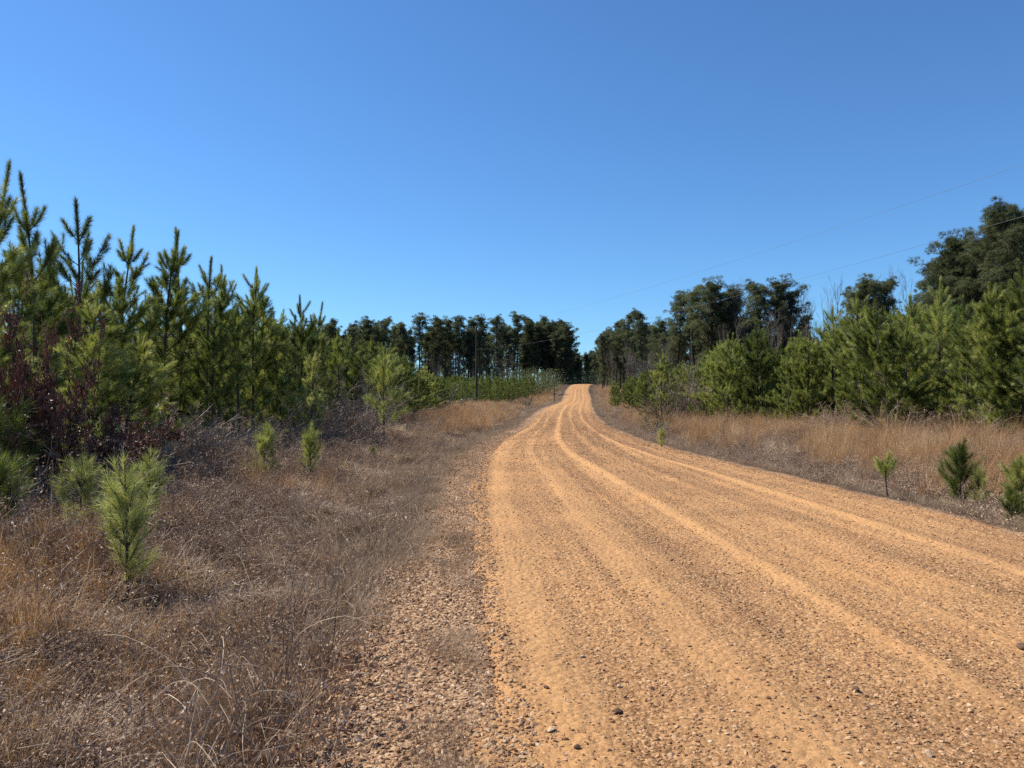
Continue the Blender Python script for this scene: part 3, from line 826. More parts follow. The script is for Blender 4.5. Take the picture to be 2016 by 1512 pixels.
for i in range(36):
    d = rng.uniform(225, 318); X = float(ROAD_R(d)) + rng.uniform(2.5, 34)
    H = toph(rng.uniform(655, 690) if X / d < .128 else rng.uniform(640, 670), d, float(ground_z(X, d)))
    put("tall_pine", TP, int([6, 4, 7, 2][i % 4]), X, d, H, 20, "tall pine standing deep in the wood behind the right plantation", "tall pine", G_RT, wide=1.15)
for i in range(36):
    d = rng.uniform(294, 335); X = px(rng.uniform(985, 1118), d)
    if X > float(ROAD_L(d)) - 4: continue
    put("tall_pine", TP, int([6, 7, 4, 6][i % 4]), X, d, toph(rng.uniform(630, 668), d, float(ground_z(X, d))), 20, "tall pine standing deep in the far wood left of the road", "tall pine", G_FAR, wide=1.2)
G_END = "pines closing the view at the end of the road"
for i in range(60):
    d = rng.uniform(312, 385); x = rng.uniform(1105, 1205)
    if abs(px(x, d) - (float(ROAD_L(d)) + float(ROAD_R(d))) / 2) < 5.5: continue
    X = px(x, d); H = toph(rng.uniform(688, 712), d, float(ground_z(X, d)))
    put("tall_pine", TP, int([6, 7, 4, 6][i % 4]), X, d, H, 20, "dark pine closing the view beyond the end of the road", "tall pine", G_END, wide=1.15)

# bare trees on the right and in the far wood
bare = [(1588, 568, 116, "thin bare grey tree at the left of the first bare group"), (1612, 545, 118, "spreading bare grey tree in the middle of the first bare group"),
        (1634, 535, 117, "highest bare grey tree of the first bare group"), (1655, 548, 120, "bare grey tree at the right of the first bare group"),
        (1755, 530, 112, "bare grey tree left in the second bare group"), (1772, 518, 113, "highest bare grey tree, beside the big right pines"),
        (1800, 520, 110, "bare grey tree leaning to the big right pines"), (1487, 540, 120, "faint bare tree showing over the isolated round clump"),
        (1572, 600, 108, "bare tree low beside the isolated round clump"), (1705, 580, 106, "bare tree in front of the rounded pine between bare groups"),
        (1178, 668, 250, "tiny bare tree beside the road gap on the right"), (1318, 620, 140, "bare tree at the left foot of the big dark clump"),
        (1450, 610, 112, "bare tree between the big dark clump and the round clump"), (1525, 600, 106, "bare tree standing before the isolated round clump"),
        (1660, 600, 104, "bare tree behind the upswept young pine"), (1620, 600, 108, "short bare tree low in the first bare group"),
        (1740, 590, 103, "bare tree in front of the lower pine between groups"), (1240, 660, 190, "bare brown tree before the round-topped pine"),
        (1205, 680, 215, "low bare brown tree just right of the road gap")]
for i, (x, yt, d, lab) in enumerate(bare):
    X = px(x, d); H = toph(yt, d, float(ground_z(X, d)))
    k = i % 3; s = H / BTH[k]; z = float(ground_z(X, d)) - .1
    thing("bare_tree", lab, "bare tree", (X, d, z), [("trunk", BT[k][0]), ("branches", BT[k][1])], "leafless trees in the right wood", rng.random() * 6.28, (s*.9, s*.9, s))

for i in range(40):
    d = rng.uniform(186, 214); x = rng.uniform(690, 1025); X = px(x, d)
    if X > float(ROAD_L(d)) - 5: continue
    H = rng.uniform(7, 12); k = i % 3; s = H / BTH[k]
    thing("bare_tree", "small leafless tree between the trunks of the far wood left of the road", "bare tree", (X, d, float(ground_z(X, d)) - .1),
          [("trunk", BT[k][0]), ("branches", BT[k][1])], "leafless understory trees of the far wood", rng.random() * 6.28, (s*1.1, s*1.1, s))
for i in range(80):
    t = rng.random() * (len(path) - 2.2); k = int(t); p = path[k] + (path[k+1] - path[k]) * (t - k)
    d = p[1] + rng.uniform(-6, 4); X = px(p[0], d)
    if X < float(ROAD_R(d)) + 3: continue
    H = rng.uniform(7, 13); k = i % 3; s = H / BTH[k]
    thing("bare_tree", "small leafless tree between the trunks of the wood behind the right plantation", "bare tree", (X, d, float(ground_z(X, d)) - .1),
          [("trunk", BT[k][0]), ("branches", BT[k][1])], "leafless understory trees of the right wood", rng.random() * 6.28, (s*1.1, s*1.1, s))

# dark undergrowth inside the woods: one mass nobody could count
def undergrowth():
    mb = MB(); pts = []
    for i in range(1100):
        d = rng.uniform(196, 262); x = rng.uniform(600, 1128); X = px(x, d)
        if X < float(ROAD_L(d)) - 3: pts.append((X, d))
    for i in range(900):
        t = rng.random() * (len(path) - 1.01); k = int(t); p = path[k] + (path[k+1] - path[k]) * (t - k)
        d = p[1] + rng.uniform(0, 22); X = px(p[0], d) + rng.normal()
        if X > float(ROAD_R(d)) + 3: pts.append((X, d))
    for i in range(520):
        d = rng.uniform(300, 400); pts.append((px(rng.uniform(1090, 1215), d), d))
    for X, d in pts:
        h = rng.uniform(1.2, 6.5); z = float(ground_z(X, d)); n = 60
        c = rng.normal(size=(n, 3)) * np.array([1.0, 1.0, 0]) + np.array([X, d, z]); c[:, 2] += h * rng.random(n) ** .8
        leaf_cloud(rng, mb, c, n, .38)
    return mb.mesh("undergrowth", [M_TALL])
tag(link("undergrowth", undergrowth()), "dark evergreen undergrowth between the trunks of the woods", "undergrowth", kind="stuff")

# ------------------------------------------------------------------ shrubs on the verges
OAK = shrub(81, 3.2, 2.2, 14, 8, 9000, .105, M_BARK, M_DEADLEAF)
THK = shrub(82, 2.6, 2.2, 34, 8, 260, .05, M_TWIG, M_LITTER)
THK2 = shrub(83, 2.2, 2.2, 30, 7, 200, .05, M_BRAMBLE, M_LITTER)
EVG = shrub(84, 1.4, 1.2, 14, 5, 1500, .055, M_TWIG, M_GREENLEAF)
def bush(parts, h0, x, yt, d, label, name="bare_shrub", cat="shrub", group=None, wide=1.0, H=None):
    X = px(x, d); z = float(ground_z(X, d)); H = H or toph(yt, d, z); s = H / (max(mesh_h(m_) for _, m_ in parts) * .95)
    thing(name, label, cat, (X, d, z), parts, group, rng.random() * 6.28, (s*wide, s*wide, s))
bush(OAK, 3.2, 88, 560, 11.4, "young oak holding dark maroon dead leaves between the left pines", "oak_tree", "oak tree", wide=.30)
bush(OAK, 3.2, 40, 745, 11.2, "low oak bush with dark dead leaves at the foot of the left edge pine", "oak_bush", "oak bush", wide=.7)
bush(OAK, 3.2, 215, 775, 13.4, "low spreading oak bush with dark leaves under the bright bushy pine", "oak_bush", "oak bush", wide=.8)
G_TH = "leafless brambles under the left plantation"
for x, yt, d, kind, wd, lab in [
    (660, 730, 31, 0, 1.25, "large grey bare thicket left of the lone roadside pine"), (705, 715, 33, 0, 1.15, "grey bare thicket directly behind the lone roadside pine"),
    (640, 775, 26, 1, 1.3, "lower purple-brown thicket before the large grey thicket"), (560, 800, 24, 1, 1.4, "bramble mound between the two middle saplings"),
    (470, 800, 21, 1, 1.5, "bramble mound behind the pale bushy sapling"), (400, 800, 19.5, 1, 1.5, "bramble mound left of the pale bushy sapling"),
    (340, 790, 18, 1, 1.5, "bramble mound at the foot of the bare dark trunk"), (290, 830, 15.5, 1, 1.5, "low bramble mound right of the spreading oak bush"),
    (690, 800, 27, 1, 1.2, "bramble mound at the foot of the lone roadside pine"), (730, 745, 40, 0, 1.2, "bare thicket in shade behind the lone pine"),
    (120, 850, 11, 1, 1.6, "bramble mound behind the left sapling")]:
    bush(THK if kind == 0 else THK2, 2.6 if kind == 0 else 2.2, x, yt, d, lab, "bramble_thicket", "bramble", G_TH, wide=wd)
G_RB = "bare shrubs beside the right plantation"
for x, yt, d, kind, wd, lab in [
    (1340, 690, 56, 0, .8, "tall brown bare bush between the right plantation's first pines"), (1362, 740, 54, 1, 1.1, "lower brown bare bush right of the tall one"),
    (1318, 752, 53, 1, 1.1, "low brown bare bush left of the tall one"), (1655, 785, 33, 1, 1.6, "low bare bush at the foot of the right plantation"),
    (1770, 785, 29, 1, 1.6, "low bare bush behind the golden grass on the right"), (1893, 795, 25, 1, 1.6, "low bare bush behind the spreading sapling")]:
    bush(THK if kind == 0 else THK2, 2.6 if kind == 0 else 2.2, x, yt, d, lab, "bare_shrub", "shrub", G_RB, wide=wd)
bush(EVG, 1.4, 862, 755, 84, "round dark evergreen bush in the orange grass left of the pole", "evergreen_bush", "bush", wide=1.6)
bush(EVG, 1.4, 1035, 778, 105, "small green bush on the bank right of the utility pole", "evergreen_bush", "bush", wide=1.5)
bush(EVG, 1.4, 1285, 810, 44, "small green bush in the grass right of the road bend", "evergreen_bush", "bush", wide=1.2)

# ------------------------------------------------------------------ utility poles and wires
M_POLE = bark_mat("weathered_pole", (.03, .024, .020), (.085, .07, .06), 9, .06)
def simple_mat(name, c, rough=.6, metal=0):
    m, t, out = mat(name); p = N(t, "ShaderNodeBsdfPrincipled")
    nz = N(t, "ShaderNodeTexNoise"); nz.inputs['Scale'].default_value = 20
    rp = ramp(t, [(.3, tuple(.75 * v for v in c)), (.7, tuple(1.15 * v for v in c))]); t.links.new(nz.outputs['Fac'], rp.inputs[0])
    t.links.new(rp.outputs[0], p.inputs['Base Color']); p.inputs['Roughness'].default_value = rough; p.inputs['Metallic'].default_value = metal
    t.links.new(p.outputs[0], out.inputs[0]); return m
M_WIRE = simple_mat("aluminium_wire", (.16, .16, .165), .5, .3)
M_PORC = simple_mat("porcelain", (.25, .22, .20), .3)
def pole(X, Y, H, label, zt):
    z = float(ground_z(X, Y)); e = thing("utility_pole", label, "utility pole", (X, Y, z), [], "wooden poles carrying the wires")
    mb = MB(); hs = np.linspace(-.3, H, 8); tube(mb, [(0, 0, h) for h in hs], [.17 - .06 * max(h, 0) / H for h in hs], 12)
    t = np.arange(12) / 12 * 2 * PI; mb.add([(0.11*math.cos(a), .11*math.sin(a), H) for a in t] + [(0, 0, H + .03)], [(i, (i+1) % 12, 12) for i in range(12)])
    link("shaft", mb.mesh("pole_shaft", [M_POLE], True), e)
    for h in zt:
        mb = MB(); tube(mb, [(0.1, 0, h), (.14, 0, h), (.16, 0, h), (.2, 0, h), (.22, 0, h)], [.03, .05, .035, .05, .02], 8)
        link("insulator", mb.mesh("insulator", [M_PORC], True), e)
    return z
P1X, P1Y = px(938, 108), 108.0
P2X, P2Y = 17.8, 24.5
z1 = float(ground_z(P1X, P1Y)); z2 = float(ground_z(P2X, P2Y))
w1a, w1b = toph(650, 108, z1), toph(688, 108, z1)
w2a, w2b = toph(287, P2Y, z2), toph(395, P2Y, z2)
pole(P1X, P1Y, toph(642, 108, z1), "dark wooden utility pole rising before the far wood", [w1a - .05, w1b])
pole(P2X, P2Y, w2a + .25, "wooden utility pole off to the right carrying the near wire ends", [w2a, w2b])
def wire(a, b, sag, label, r=.0052):
    mb = MB(); t = np.linspace(0, 1, 60)[:, None]; p = np.array(a) * (1 - t) + np.array(b) * t
    p[:, 2] -= sag * 4 * (t * (1 - t))[:, 0]
    tube(mb, p, [r] * 60, 5)
    tag(link("power_wire", mb.mesh("power_wire", [M_WIRE], True)), label, "wire", "power wires over the road")
wire((P1X + .2, P1Y, z1 + w1a), (P2X + .2, P2Y, z2 + w2a), .75, "upper thin power wire crossing the sky on the right")
wire((P1X + .2, P1Y, z1 + w1b), (P2X + .2, P2Y, z2 + w2b), .85, "lower thin power wire running in front of the right tall pines")
mb = MB(); hs = np.linspace(-.2, 4.2, 5); tube(mb, [(0.02 * h, 0, h) for h in hs], [.09, .085, .08, .075, .07], 8)
X = px(1091, 160); z = float(ground_z(X, 160))
o = tag(link("wooden_post", mb.mesh("wooden_post", [M_POLE], True)), "thin grey wooden post on the bank left of the climbing road", "post"); o.location = (X, 160, z)

# ------------------------------------------------------------------ ground cover, gravel: masses nobody could count
def scatter(name, protos, pos, rot, scl, idx, label, cat):
    me = bpy.data.meshes.new(name)
    n = len(pos)
    me.vertices.add(n); me.vertices.foreach_set("co", np.asarray(pos, np.float32).ravel())
    for an, typ, val, key in (("rot", 'FLOAT_VECTOR', rot, "vector"), ("scl", 'FLOAT_VECTOR', scl, "vector"), ("pick", 'INT', idx, "value")):
        a = me.attributes.new(an, typ, 'POINT')
        a.data.foreach_set(key, np.asarray(val, np.int32 if typ == 'INT' else np.float32).ravel())
    me.update()
    pc = bpy.data.collections.new(name + "_kinds")
    for i, p in enumerate(protos):
        pc.objects.link(bpy.data.objects.new("%s_kind_%02d" % (name, i), p))
    ng = bpy.data.node_groups.new(name + "_scatter", 'GeometryNodeTree')
    ng.interface.new_socket("Geometry", in_out='INPUT', socket_type='NodeSocketGeometry')
    ng.interface.new_socket("Geometry", in_out='OUTPUT', socket_type='NodeSocketGeometry')
    gi, go = ng.nodes.new("NodeGroupInput"), ng.nodes.new("NodeGroupOutput")
    iop = ng.nodes.new("GeometryNodeInstanceOnPoints"); iop.inputs['Pick Instance'].default_value = True
    ci = ng.nodes.new("GeometryNodeCollectionInfo"); ci.inputs['Collection'].default_value = pc
    ci.inputs['Separate Children'].default_value = True; ci.inputs['Reset Children'].default_value = True
    def na(nm, dt):
        k = ng.nodes.new("GeometryNodeInputNamedAttribute"); k.data_type = dt; k.inputs['Name'].default_value = nm; return k.outputs[0]
    L = ng.links.new
    L(gi.outputs[0], iop.inputs['Points']); L(ci.outputs[0], iop.inputs['Instance'])
    L(na("pick", 'INT'), iop.inputs['Instance Index']); L(na("rot", 'FLOAT_VECTOR'), iop.inputs['Rotation']); L(na("scl", 'FLOAT_VECTOR'), iop.inputs['Scale'])
    L(iop.outputs[0], go.inputs[0])
    o = link(name, me); md = o.modifiers.new("scatter", 'NODES'); md.node_group = ng
    tag(o, label, cat, kind="stuff")
    print(name, n)
    return o

def blades(rng, n, rad, h0, h1, lean, width, curl, segs=3, mb=None, mati=0, droop=0.0):
    """n grass blades: tapering, curved strips"""
    mb = mb or MB()
    a = rng.random(n) * 2 * PI; r = rad * np.sqrt(rng.random(n))
    p = np.stack([np.cos(a) * r, np.sin(a) * r, np.full(n, -.02)], -1)
    b = a + rng.normal(size=n) * .9
    th = np.abs(rng.normal(size=n)) * lean
    d = np.stack([np.cos(b) * np.sin(th), np.sin(b) * np.sin(th), np.cos(th)], -1)
    L = rng.uniform(h0, h1, n)
    wv = np.stack([-np.sin(b), np.cos(b), np.zeros(n)], -1) + rng.normal(size=(n, 3)) * .35
    wv = norm(wv) * width * .5 * rng.uniform(.6, 1.3, n)[:, None]
    cd = np.stack([np.cos(b), np.sin(b), np.full(n, -.6)], -1) * (curl * rng.uniform(.2, 1.5, n))[:, None]
    rows = []
    for s in range(segs + 1):
        t = 1 - s / segs
        rows.append((p - wv * (t*.8 + .2), p + wv * (t*.8 + .2)))
        d = norm(d + cd / segs + rng.normal(size=(n, 3)) * .12); p = p + d * (L / segs)[:, None]
    v = np.stack([q for rw in rows for q in rw], 1).reshape(-1, 3)
    k = 2 * (segs + 1); base = np.arange(n)[:, None] * k
    f = np.concatenate([base + np.array([[2*s, 2*s+1, 2*s+3, 2*s+2]]) for s in range(segs)], 0)
    mb.add(v, f, mati)
    return mb

def stems(rng, n, rad, h0, h1, mb, mati=0, r=.0022, arch=.7, leaf=0, leafmat=1, leafsize=.035):
    tips = []
    for i in range(n):
        a = rng.random() * 2 * PI; rr = rad * math.sqrt(rng.random()); p = np.array([math.cos(a)*rr, math.sin(a)*rr, -.02])
        b = rng.random() * 2 * PI; th = abs(rng.normal()) * .6
        d = np.array([math.cos(b)*math.sin(th), math.sin(b)*math.sin(th), math.cos(th)]); L = rng.uniform(h0, h1); pts = [p]
        for k in range(5):
            d = norm(d + np.array([math.cos(b)*.5, math.sin(b)*.5, -.55]) * arch * k / 5 + rng.normal(size=3) * .15); pts.append(pts[-1] + d * L / 5)
        tube(mb, np.array(pts), np.linspace(r, r*.5, 6), 3, mati); tips += pts[2:]
        for q in range(3):
            k = rng.integers(1, 5); d2 = norm(rng.normal(size=3) + d + np.array([0, 0, .3])); e = pts[k] + d2 * L * .22
            tube(mb, np.array([pts[k], e]), [r*.7, r*.4], 3, mati); tips.append(e)
    if leaf:
        tips = np.array(tips); c = tips[rng.integers(0, len(tips), leaf)] + rng.normal(size=(leaf, 3)) * .02
        leaf_cloud(rng, mb, c, leaf, leafsize, leafmat)
    return mb

g = np.random.default_rng(77)
K_MAT, K_GREY, K_BRAM, K_SEDGE, K_LITT, K_WEED = [], [], [], [], [], []
for i in range(4):
    mb = blades(g, 46, .20, .16, .42, .75, .006, 1.3); blades(g, 24, .24, .1, .3, 1.3, .007, .7, mb=mb); K_MAT.append(mb.mesh("mat", [M_DRYGRASS]))
for i in range(3):
    K_GREY.append(blades(g, 60, .16, .06, .26, .6, .0042, .9).mesh("grey", [M_GREYGRASS]))
for i in range(4):
    mb = stems(g, 13, .2, .35, .85, MB(), 0, .0028, .9, 110, 1, .034); blades(g, 18, .22, .12, .4, .9, .006, 1.6, mb=mb, mati=1); K_BRAM.append(mb.mesh("bramble", [M_BRAMBLE, M_LITTER]))
for i in range(4):
    mb = blades(g, 46, .085, .45, 1.0, .17, .006, .35, 4); blades(g, 26, .10, .2, .5, .5, .007, 1.2, mb=mb); K_SEDGE.append(mb.mesh("sedge", [M_SEDGE]))
for i in range(3):
    mb = MB(); n = 80; c = np.stack([g.normal(size=n)*.2, g.normal(size=n)*.2, g.random(n)*.06], -1); leaf_cloud(g, mb, c, n, .034); K_LITT.append(mb.mesh("litter", [M_LITTER]))
for i in range(3):
    K_WEED.append(stems(g, 6, .1, .3, .75, MB(), 0, .0026, .25, 16, 1, .025).mesh("weed", [M_BRAMBLE, M_LITTER]))

for i in range(3):                                       # long pale canes arching through the brush
    mb = MB()
    for j in range(5):
        a, b = g.random() * 6.283, g.random() * 6.283; L = g.uniform(.5, 1.2); th = g.uniform(.2, .9)
        d = np.array([math.cos(b)*math.sin(th), math.sin(b)*math.sin(th), math.cos(th)]); pts = [np.array([.2*math.cos(a), .2*math.sin(a), 0])]
        for k in range(10):
            d = norm(d + np.array([math.cos(b) * .10, math.sin(b) * .10, -.16]) + g.normal(size=3) * .07); pts.append(pts[-1] + d * L / 10)
        tube(mb, np.array(pts), np.linspace(.0026, .0012, 11), 3)
    K_WEED.append(mb.mesh("cane", [M_DRYGRASS]))

def field_points(n, y0, y1, side, dmax, power=1.0, seed=1):
    """points on one verge, thinning with distance: ((x, y), distance from road edge)"""
    q = np.random.default_rng(seed)
    u = q.random(n)
    Y = y0 * (y1 / y0) ** u if power == 1 else (y0**(1-power) + u*(y1**(1-power) - y0**(1-power))) ** (1/(1-power))
    reach = np.minimum(dmax, .95 * Y + 2)
    D = q.random(n) * reach
    X = ROAD_L(Y) - D if side < 0 else ROAD_R(Y) + D
    ok = np.abs(X) < .86 * Y + 3
    return X[ok], Y[ok], D[ok], q

def do_scatter(name, protos, sets, label, cat, zoff=0.0):
    P, Rr, Sc, I = [], [], [], []
    for X, Y, sc, q in sets:
        n = len(X)
        P.append(np.stack([X, Y, surf_z(X, Y) + zoff], -1)); Rr.append(np.stack([q.normal(size=n)*.1, q.normal(size=n)*.1, q.random(n)*6.283], -1))
        s = sc * q.uniform(.7, 1.25, n); zf = sstep(25, 90, Y); clump = (1 + (.25 + 1.5 * fbm(X, Y, .6, 2) - 1) * sstep(26, 12, Y)) * (.55 + .9 * fbm(X + 80, Y, 2.6, 3))
        Sc.append(np.stack([s, s, s * clump * q.uniform(.8, 1.2, n) * (1 - .5 * zf)], -1)); I.append(q.integers(0, len(protos), n))
    return scatter(name, protos, np.concatenate(P), np.concatenate(Rr), np.concatenate(Sc), np.concatenate(I), label, cat)

def far_scale(Y): return 1 + .55 * sstep(18, 70, Y) + .7 * sstep(70, 200, Y)

sets = []
for side, n, sd in ((-1, 17000, 1), (1, 13000, 2)):
    X, Y, D, q = field_points(n, 2.2, 260, side, 22, seed=sd)
    dens = fbm(X, Y, 2.2, 3)
    p = sstep(.9, 2.2, D - .5 * (side < 0) * sstep(9, 3.5, Y) + (fbm(X+7, Y, 1.5, 2)-.5)*1.2) * (.35 + .9 * sstep(.35, .6, dens)) * (1 - .8 * sstep(.52, .38, fbm(X - 9, Y + 4, .7, 2)) * sstep(22, 12, Y))
    k = q.random(len(X)) < p
    sets.append((X[k], Y[k], far_scale(Y[k]) * (.75 + .5 * sstep(1, 4, D[k])), q))
do_scatter("dry_grass", K_MAT, sets, "matted tan dead grass covering both road verges", "dry grass")
sets = []
for side, n, sd in ((-1, 13000, 3), (1, 4200, 4)):
    X, Y, D, q = field_points(n, 2.2, 200, side, 3.4 if side < 0 else 1.5, seed=sd)
    nz = fbm(X, Y, .5, 2)
    sh = np.exp(-((D - .30) / .16) ** 2) * sstep(.42, .6, nz) if side < 0 else 0 * D
    lo = .62 + .5 * sstep(9, 3.5, Y) if side < 0 else .15
    p = np.clip(sstep(lo, lo + .5, D + (nz - .5) * .7) * (1 - .8*sstep(2.2, 3.4, D)) + sh, 0, 1)
    k = q.random(len(X)) < p
    sets.append((X[k], Y[k], far_scale(Y[k]) * np.where(D[k] < .6, .55, .95), q))
do_scatter("verge_grass", K_GREY, sets, "short grey dead grass along the edges of the road", "dry grass")
sets = []
for side, n, sd in ((-1, 15000, 5), (1, 9000, 6)):
    X, Y, D, q = field_points(n, 2.4, 150, side, 16, seed=sd)
    dens = fbm(X + 31, Y, 2.6, 3)
    p = sstep(1.6 if side < 0 else .6, 3.0 if side < 0 else 1.8, D) * (.25 + .75 * sstep(.38, .58, dens)) * (1 if side < 0 else .9)
    k = q.random(len(X)) < p
    sets.append((X[k], Y[k], far_scale(Y[k]) * (.7 + .35 * sstep(2, 6, D[k])), q))
do_scatter("bramble_cover", K_BRAM, sets, "tangled brown bramble stems with curled leaves on the verges", "brambles")
sets = []
X, Y, D, q = field_points(12000, 4, 240, 1, 14, seed=7)
p = sstep(1.2, 4.6, D + (fbm(X, Y, 2, 2)-.5)*2.5) * (.12 + .9 * sstep(.40, .58, fbm(X, Y, 1.6, 3)))
k = q.random(len(X)) < p; sets.append((X[k], Y[k], far_scale(Y[k])**.7 * .95, q))
X, Y, D, q = field_points(15000, 3, 240, -1, 20, seed=8)
patch = sstep(.47, .62, fbm(X + 60, Y + 12, 3.2, 2))
p = np.where(Y < 40, sstep(2.0, 3.5, D) * patch * .7 * (D < 9), sstep(38, 52, Y) * sstep(2, 4, D))
p = np.maximum(p, .5 * sstep(3.6, 5.0, D) * sstep(12, 9, Y) * sstep(.45, .55, fbm(X, Y, 1.2, 2)))
k = q.random(len(X)) < p; sets.append((X[k], Y[k], far_scale(Y[k])**.7 * np.where(Y[k] < 14, .5, np.where(Y[k] < 38, .62, 1.05)), q))
do_scatter("broomsedge", K_SEDGE, sets, "tall golden orange grass standing behind the verges", "tall grass")
sets = []
for side, n, sd in ((-1, 9000, 9), (1, 4000, 10)):
    X, Y, D, q = field_points(n, 2.2, 60, side, 12, seed=sd)
    p = sstep(.7 if side < 0 else .15, 2.0 if side < 0 else .9, D); k = q.random(len(X)) < p
    sets.append((X[k], Y[k], far_scale(Y[k]), q))
do_scatter("leaf_litter", K_LITT, sets, "brown fallen leaves strewn over the verges", "fallen leaves", .03)
sets = []
for side, n, sd in ((-1, 2600, 12), (1, 1100, 13)):
    X, Y, D, q = field_points(n, 2.6, 70, side, 9, seed=sd)
    p = sstep(.7, 1.4, D); k = q.random(len(X)) < p
    sets.append((X[k], Y[k], far_scale(Y[k]) * .8, q))
do_scatter("dead_weeds", K_WEED, sets, "thin upright dead weed stalks in the verges", "weeds")

# gravel
def rock(seed, flat=.5):
    q = np.random.default_rng(seed)
    import bmesh
    bm = bmesh.new(); bmesh.ops.create_icosphere(bm, subdivisions=2, radius=1)
    dirs = norm(q.normal(size=(9, 3))); cut = q.uniform(.45, .85, 9)
    for v in bm.verts:
        c = np.array(v.co)
        for d, k in zip(dirs, cut):
            e = c @ d - k
            if e > 0: c = c - d * e
        v.co = c * np.array([1, q.uniform(.95, 1.0), flat])
    me = bpy.data.meshes.new("stone"); bm.to_mesh(me); bm.free()
    return me
ROCKS = []
for i in range(6):
    r = rock(200 + i, .42 + .06 * i); r.materials.append(M_STONE); ROCKS.append(r)
SHROCKS = []
for i in range(6):
    r = rock(230 + i, .35 + .07 * i); r.materials.append(M_SHSTONE); SHROCKS.append(r)
def stones(name, protos, X, Y, size, q, label):
    n = len(X)
    P = np.stack([X, Y, surf_z(X, Y) + size * .12], -1)
    rot = np.stack([q.normal(size=n)*.35, q.normal(size=n)*.35, q.random(n)*6.283], -1)
    sc = np.stack([size * q.uniform(.8, 1.3, n), size * q.uniform(.6, 1.0, n), size * q.uniform(.7, 1.2, n)], -1)
    scatter(name, protos, P, rot, sc, q.integers(0, len(protos), n), label, "gravel")
q = np.random.default_rng(301)
n = 230000
Y = 2.6 * (95 / 2.6) ** q.random(n); s = q.uniform(-.02, 1.03, n)
X = ROAD_L(Y) + s * (ROAD_R(Y) - ROAD_L(Y))
p = np.clip(.55 - 1.0 * road_sand(s, Y) + .5 * (fbm(X, Y, .8, 2) - .5), .16, 1); p = np.where((s > .9), np.maximum(p, .75), p)
k = (q.random(n) < p) & (X < .75 * Y + 2.5); X, Y = X[k], Y[k]
size = .0042 + .012 * q.random(len(X)) ** 3.2; size = size * (1 + .9 * sstep(8, 30, Y) + .9 * sstep(25, 80, Y)); kk = q.random(len(X)) < 1 - .9 * sstep(45, 95, Y); X, Y, size = X[kk], Y[kk], size[kk]
stones("road_gravel", ROCKS, X, Y, size, q, "small orange stones lying loose over the clay road")
n = 52000
Y = 2.4 * (40 / 2.4) ** q.random(n); D = q.random(n) ** .8 * (1.35 + .6 * sstep(9, 3.5, Y)) - .12
X = ROAD_L(Y) - D
p = 1 - sstep(.75, 1.3, D - .55 * sstep(9, 3.5, Y) + (fbm(X, Y, .6, 2) - .5) * .7); k = q.random(n) < p; X, Y = X[k], Y[k]
size = (.006 + .016 * q.random(len(X)) ** 2.2) * (1 + .6 * sstep(8, 30, Y))
stones("shoulder_gravel", SHROCKS, X, Y, size, q, "coarse tan gravel heaped along the left shoulder of the road")

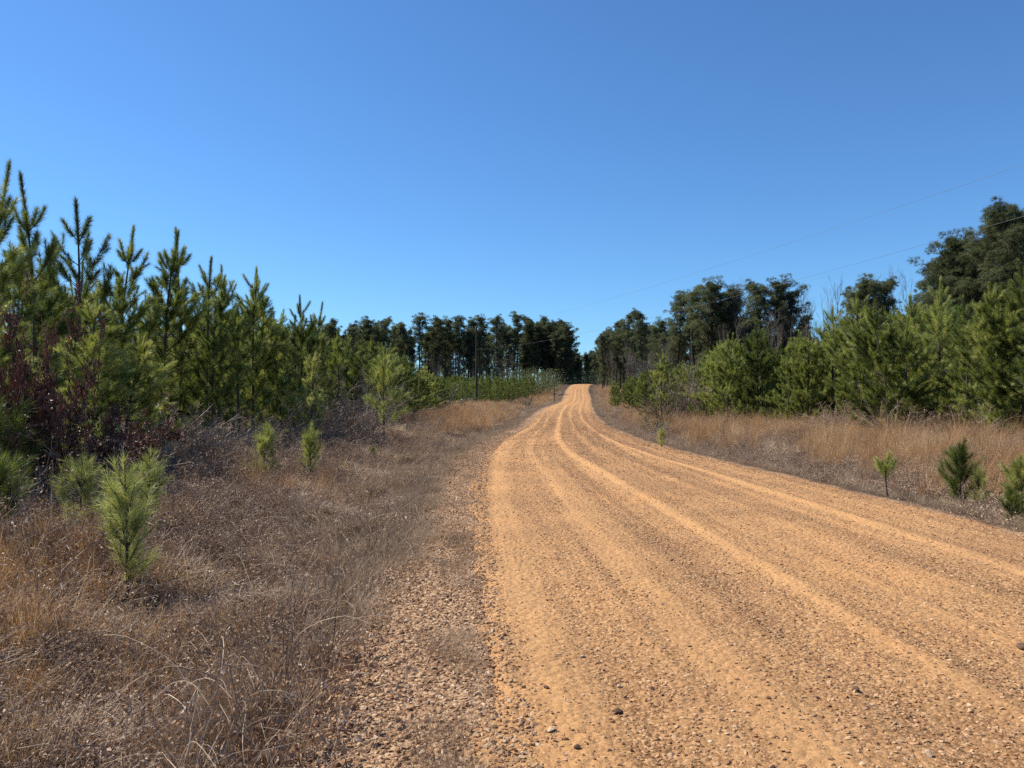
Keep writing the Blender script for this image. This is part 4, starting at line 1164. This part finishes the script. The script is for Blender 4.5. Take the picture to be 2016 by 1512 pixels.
# single stones that stand out on the road
big = [(1215, 1398, .030, 0, "dark stone on the road below the middle, nearest the dark block"), (1678, 1366, .035, 0, "dark blocky stone on the lower right of the road"),
       (1075, 1352, .020, 0, "small dark stone near the road's left edge"), (1135, 1468, .024, 0, "dark stone at the very bottom of the road"),
       (1282, 1356, .022, 0, "small dark stone in the middle of the lower road"), (1322, 1110, .026, 0, "dark stone far up the middle of the road"),
       (1218, 1345, .024, 1, "small pale stone in the middle of the lower road"), (1145, 1288, .024, 1, "pale flat stone left of the middle of the road"),
       (1085, 1436, .030, 1, "pale stone low on the left part of the road"), (965, 1318, .032, 1, "pale long stone on the left gravel shoulder"),
       (2005, 1286, .05, 0, "dark stone cut by the right edge of the photo"), (1605, 1385, .018, 0, "small dark stone left of the dark blocky stone"),
       (1510, 1388, .018, 0, "small dark stone between the blocky stone and the road's middle"), (1820, 1498, .03, 1, "pale stone at the bottom right of the road"),
       (945, 1500, .036, 1, "large pale stone at the bottom of the gravel shoulder"), (905, 1505, .034, 1, "pale flat stone left of the large bottom shoulder stone")]
for i, (x, y, r, dark, lab) in enumerate(big):
    d = EYE * FPX / (y - HZ); X = px(x, d); z = float(surf_z(np.array([X]), np.array([d]))[0])
    me = rock(400 + i, .62); me.materials.append(M_DARKSTONE if dark == 0 else M_PALESTONE)
    o = tag(link("loose_stone", me), lab, "stone", "larger stones loose on the road"); o.location = (X, d, z + r * .3)
    o.scale = (r * .95, r * .68, r * .75); o.rotation_euler = (0, .1, i * 1.3)

# fallen sticks in the left brush
M_STICK = bark_mat("bleached_stick", (.24, .19, .155), (.42, .36, .31), 12, .2)
sticks = [(0, 1232, 70, 1280, "bleached stick at the left edge above the dark hollow"), (0, 1342, 60, 1368, "thick bleached stick at the left edge low down"),
          (185, 1215, 262, 1165, "straight pale stick slanting up under the nearest sapling"), (268, 1262, 288, 1240, "short pale stick stub in the brush"),
          (382, 1285, 404, 1240, "pale upright stick in the middle of the left brush"), (176, 1432, 200, 1380, "pale forked stick low in the left brush"),
          (455, 1345, 520, 1368, "pale stick lying near the gravel shoulder"), (325, 1270, 362, 1330, "thin pale stick leaning right in the left brush")]
for i, (xa, ya, xb, yb, lab) in enumerate(sticks):
    d = EYE * FPX / (max(ya, yb) - HZ); z = float(ground_z(px(xa, d), d)); up = (max(ya, yb) - min(ya, yb)) / FPX * d
    xa_, xb_ = px(xa, d), px(xb, d); dx = xb_ - xa_
    za = .08 + (up if ya < yb else 0); zb = .08 + (up if yb < ya else 0)
    mb = MB(); t = np.linspace(0, 1, 7); j = np.random.default_rng(i).normal(size=(7, 3)) * .008
    tube(mb, np.stack([dx * t, .12 * t, za + (zb - za) * t], -1) + j, np.linspace(.010, .005, 7), 6)
    m_ = .5; tube(mb, np.array([[dx * m_, .06, (za + zb) / 2], [dx * (m_ + .2), .0, (za + zb) / 2 + .09]]), [.006, .003], 4)
    o = tag(link("fallen_stick", mb.mesh("fallen_stick", [M_STICK], True)), lab, "stick", "pale dead sticks in the left brush"); o.location = (xa_, d, z)
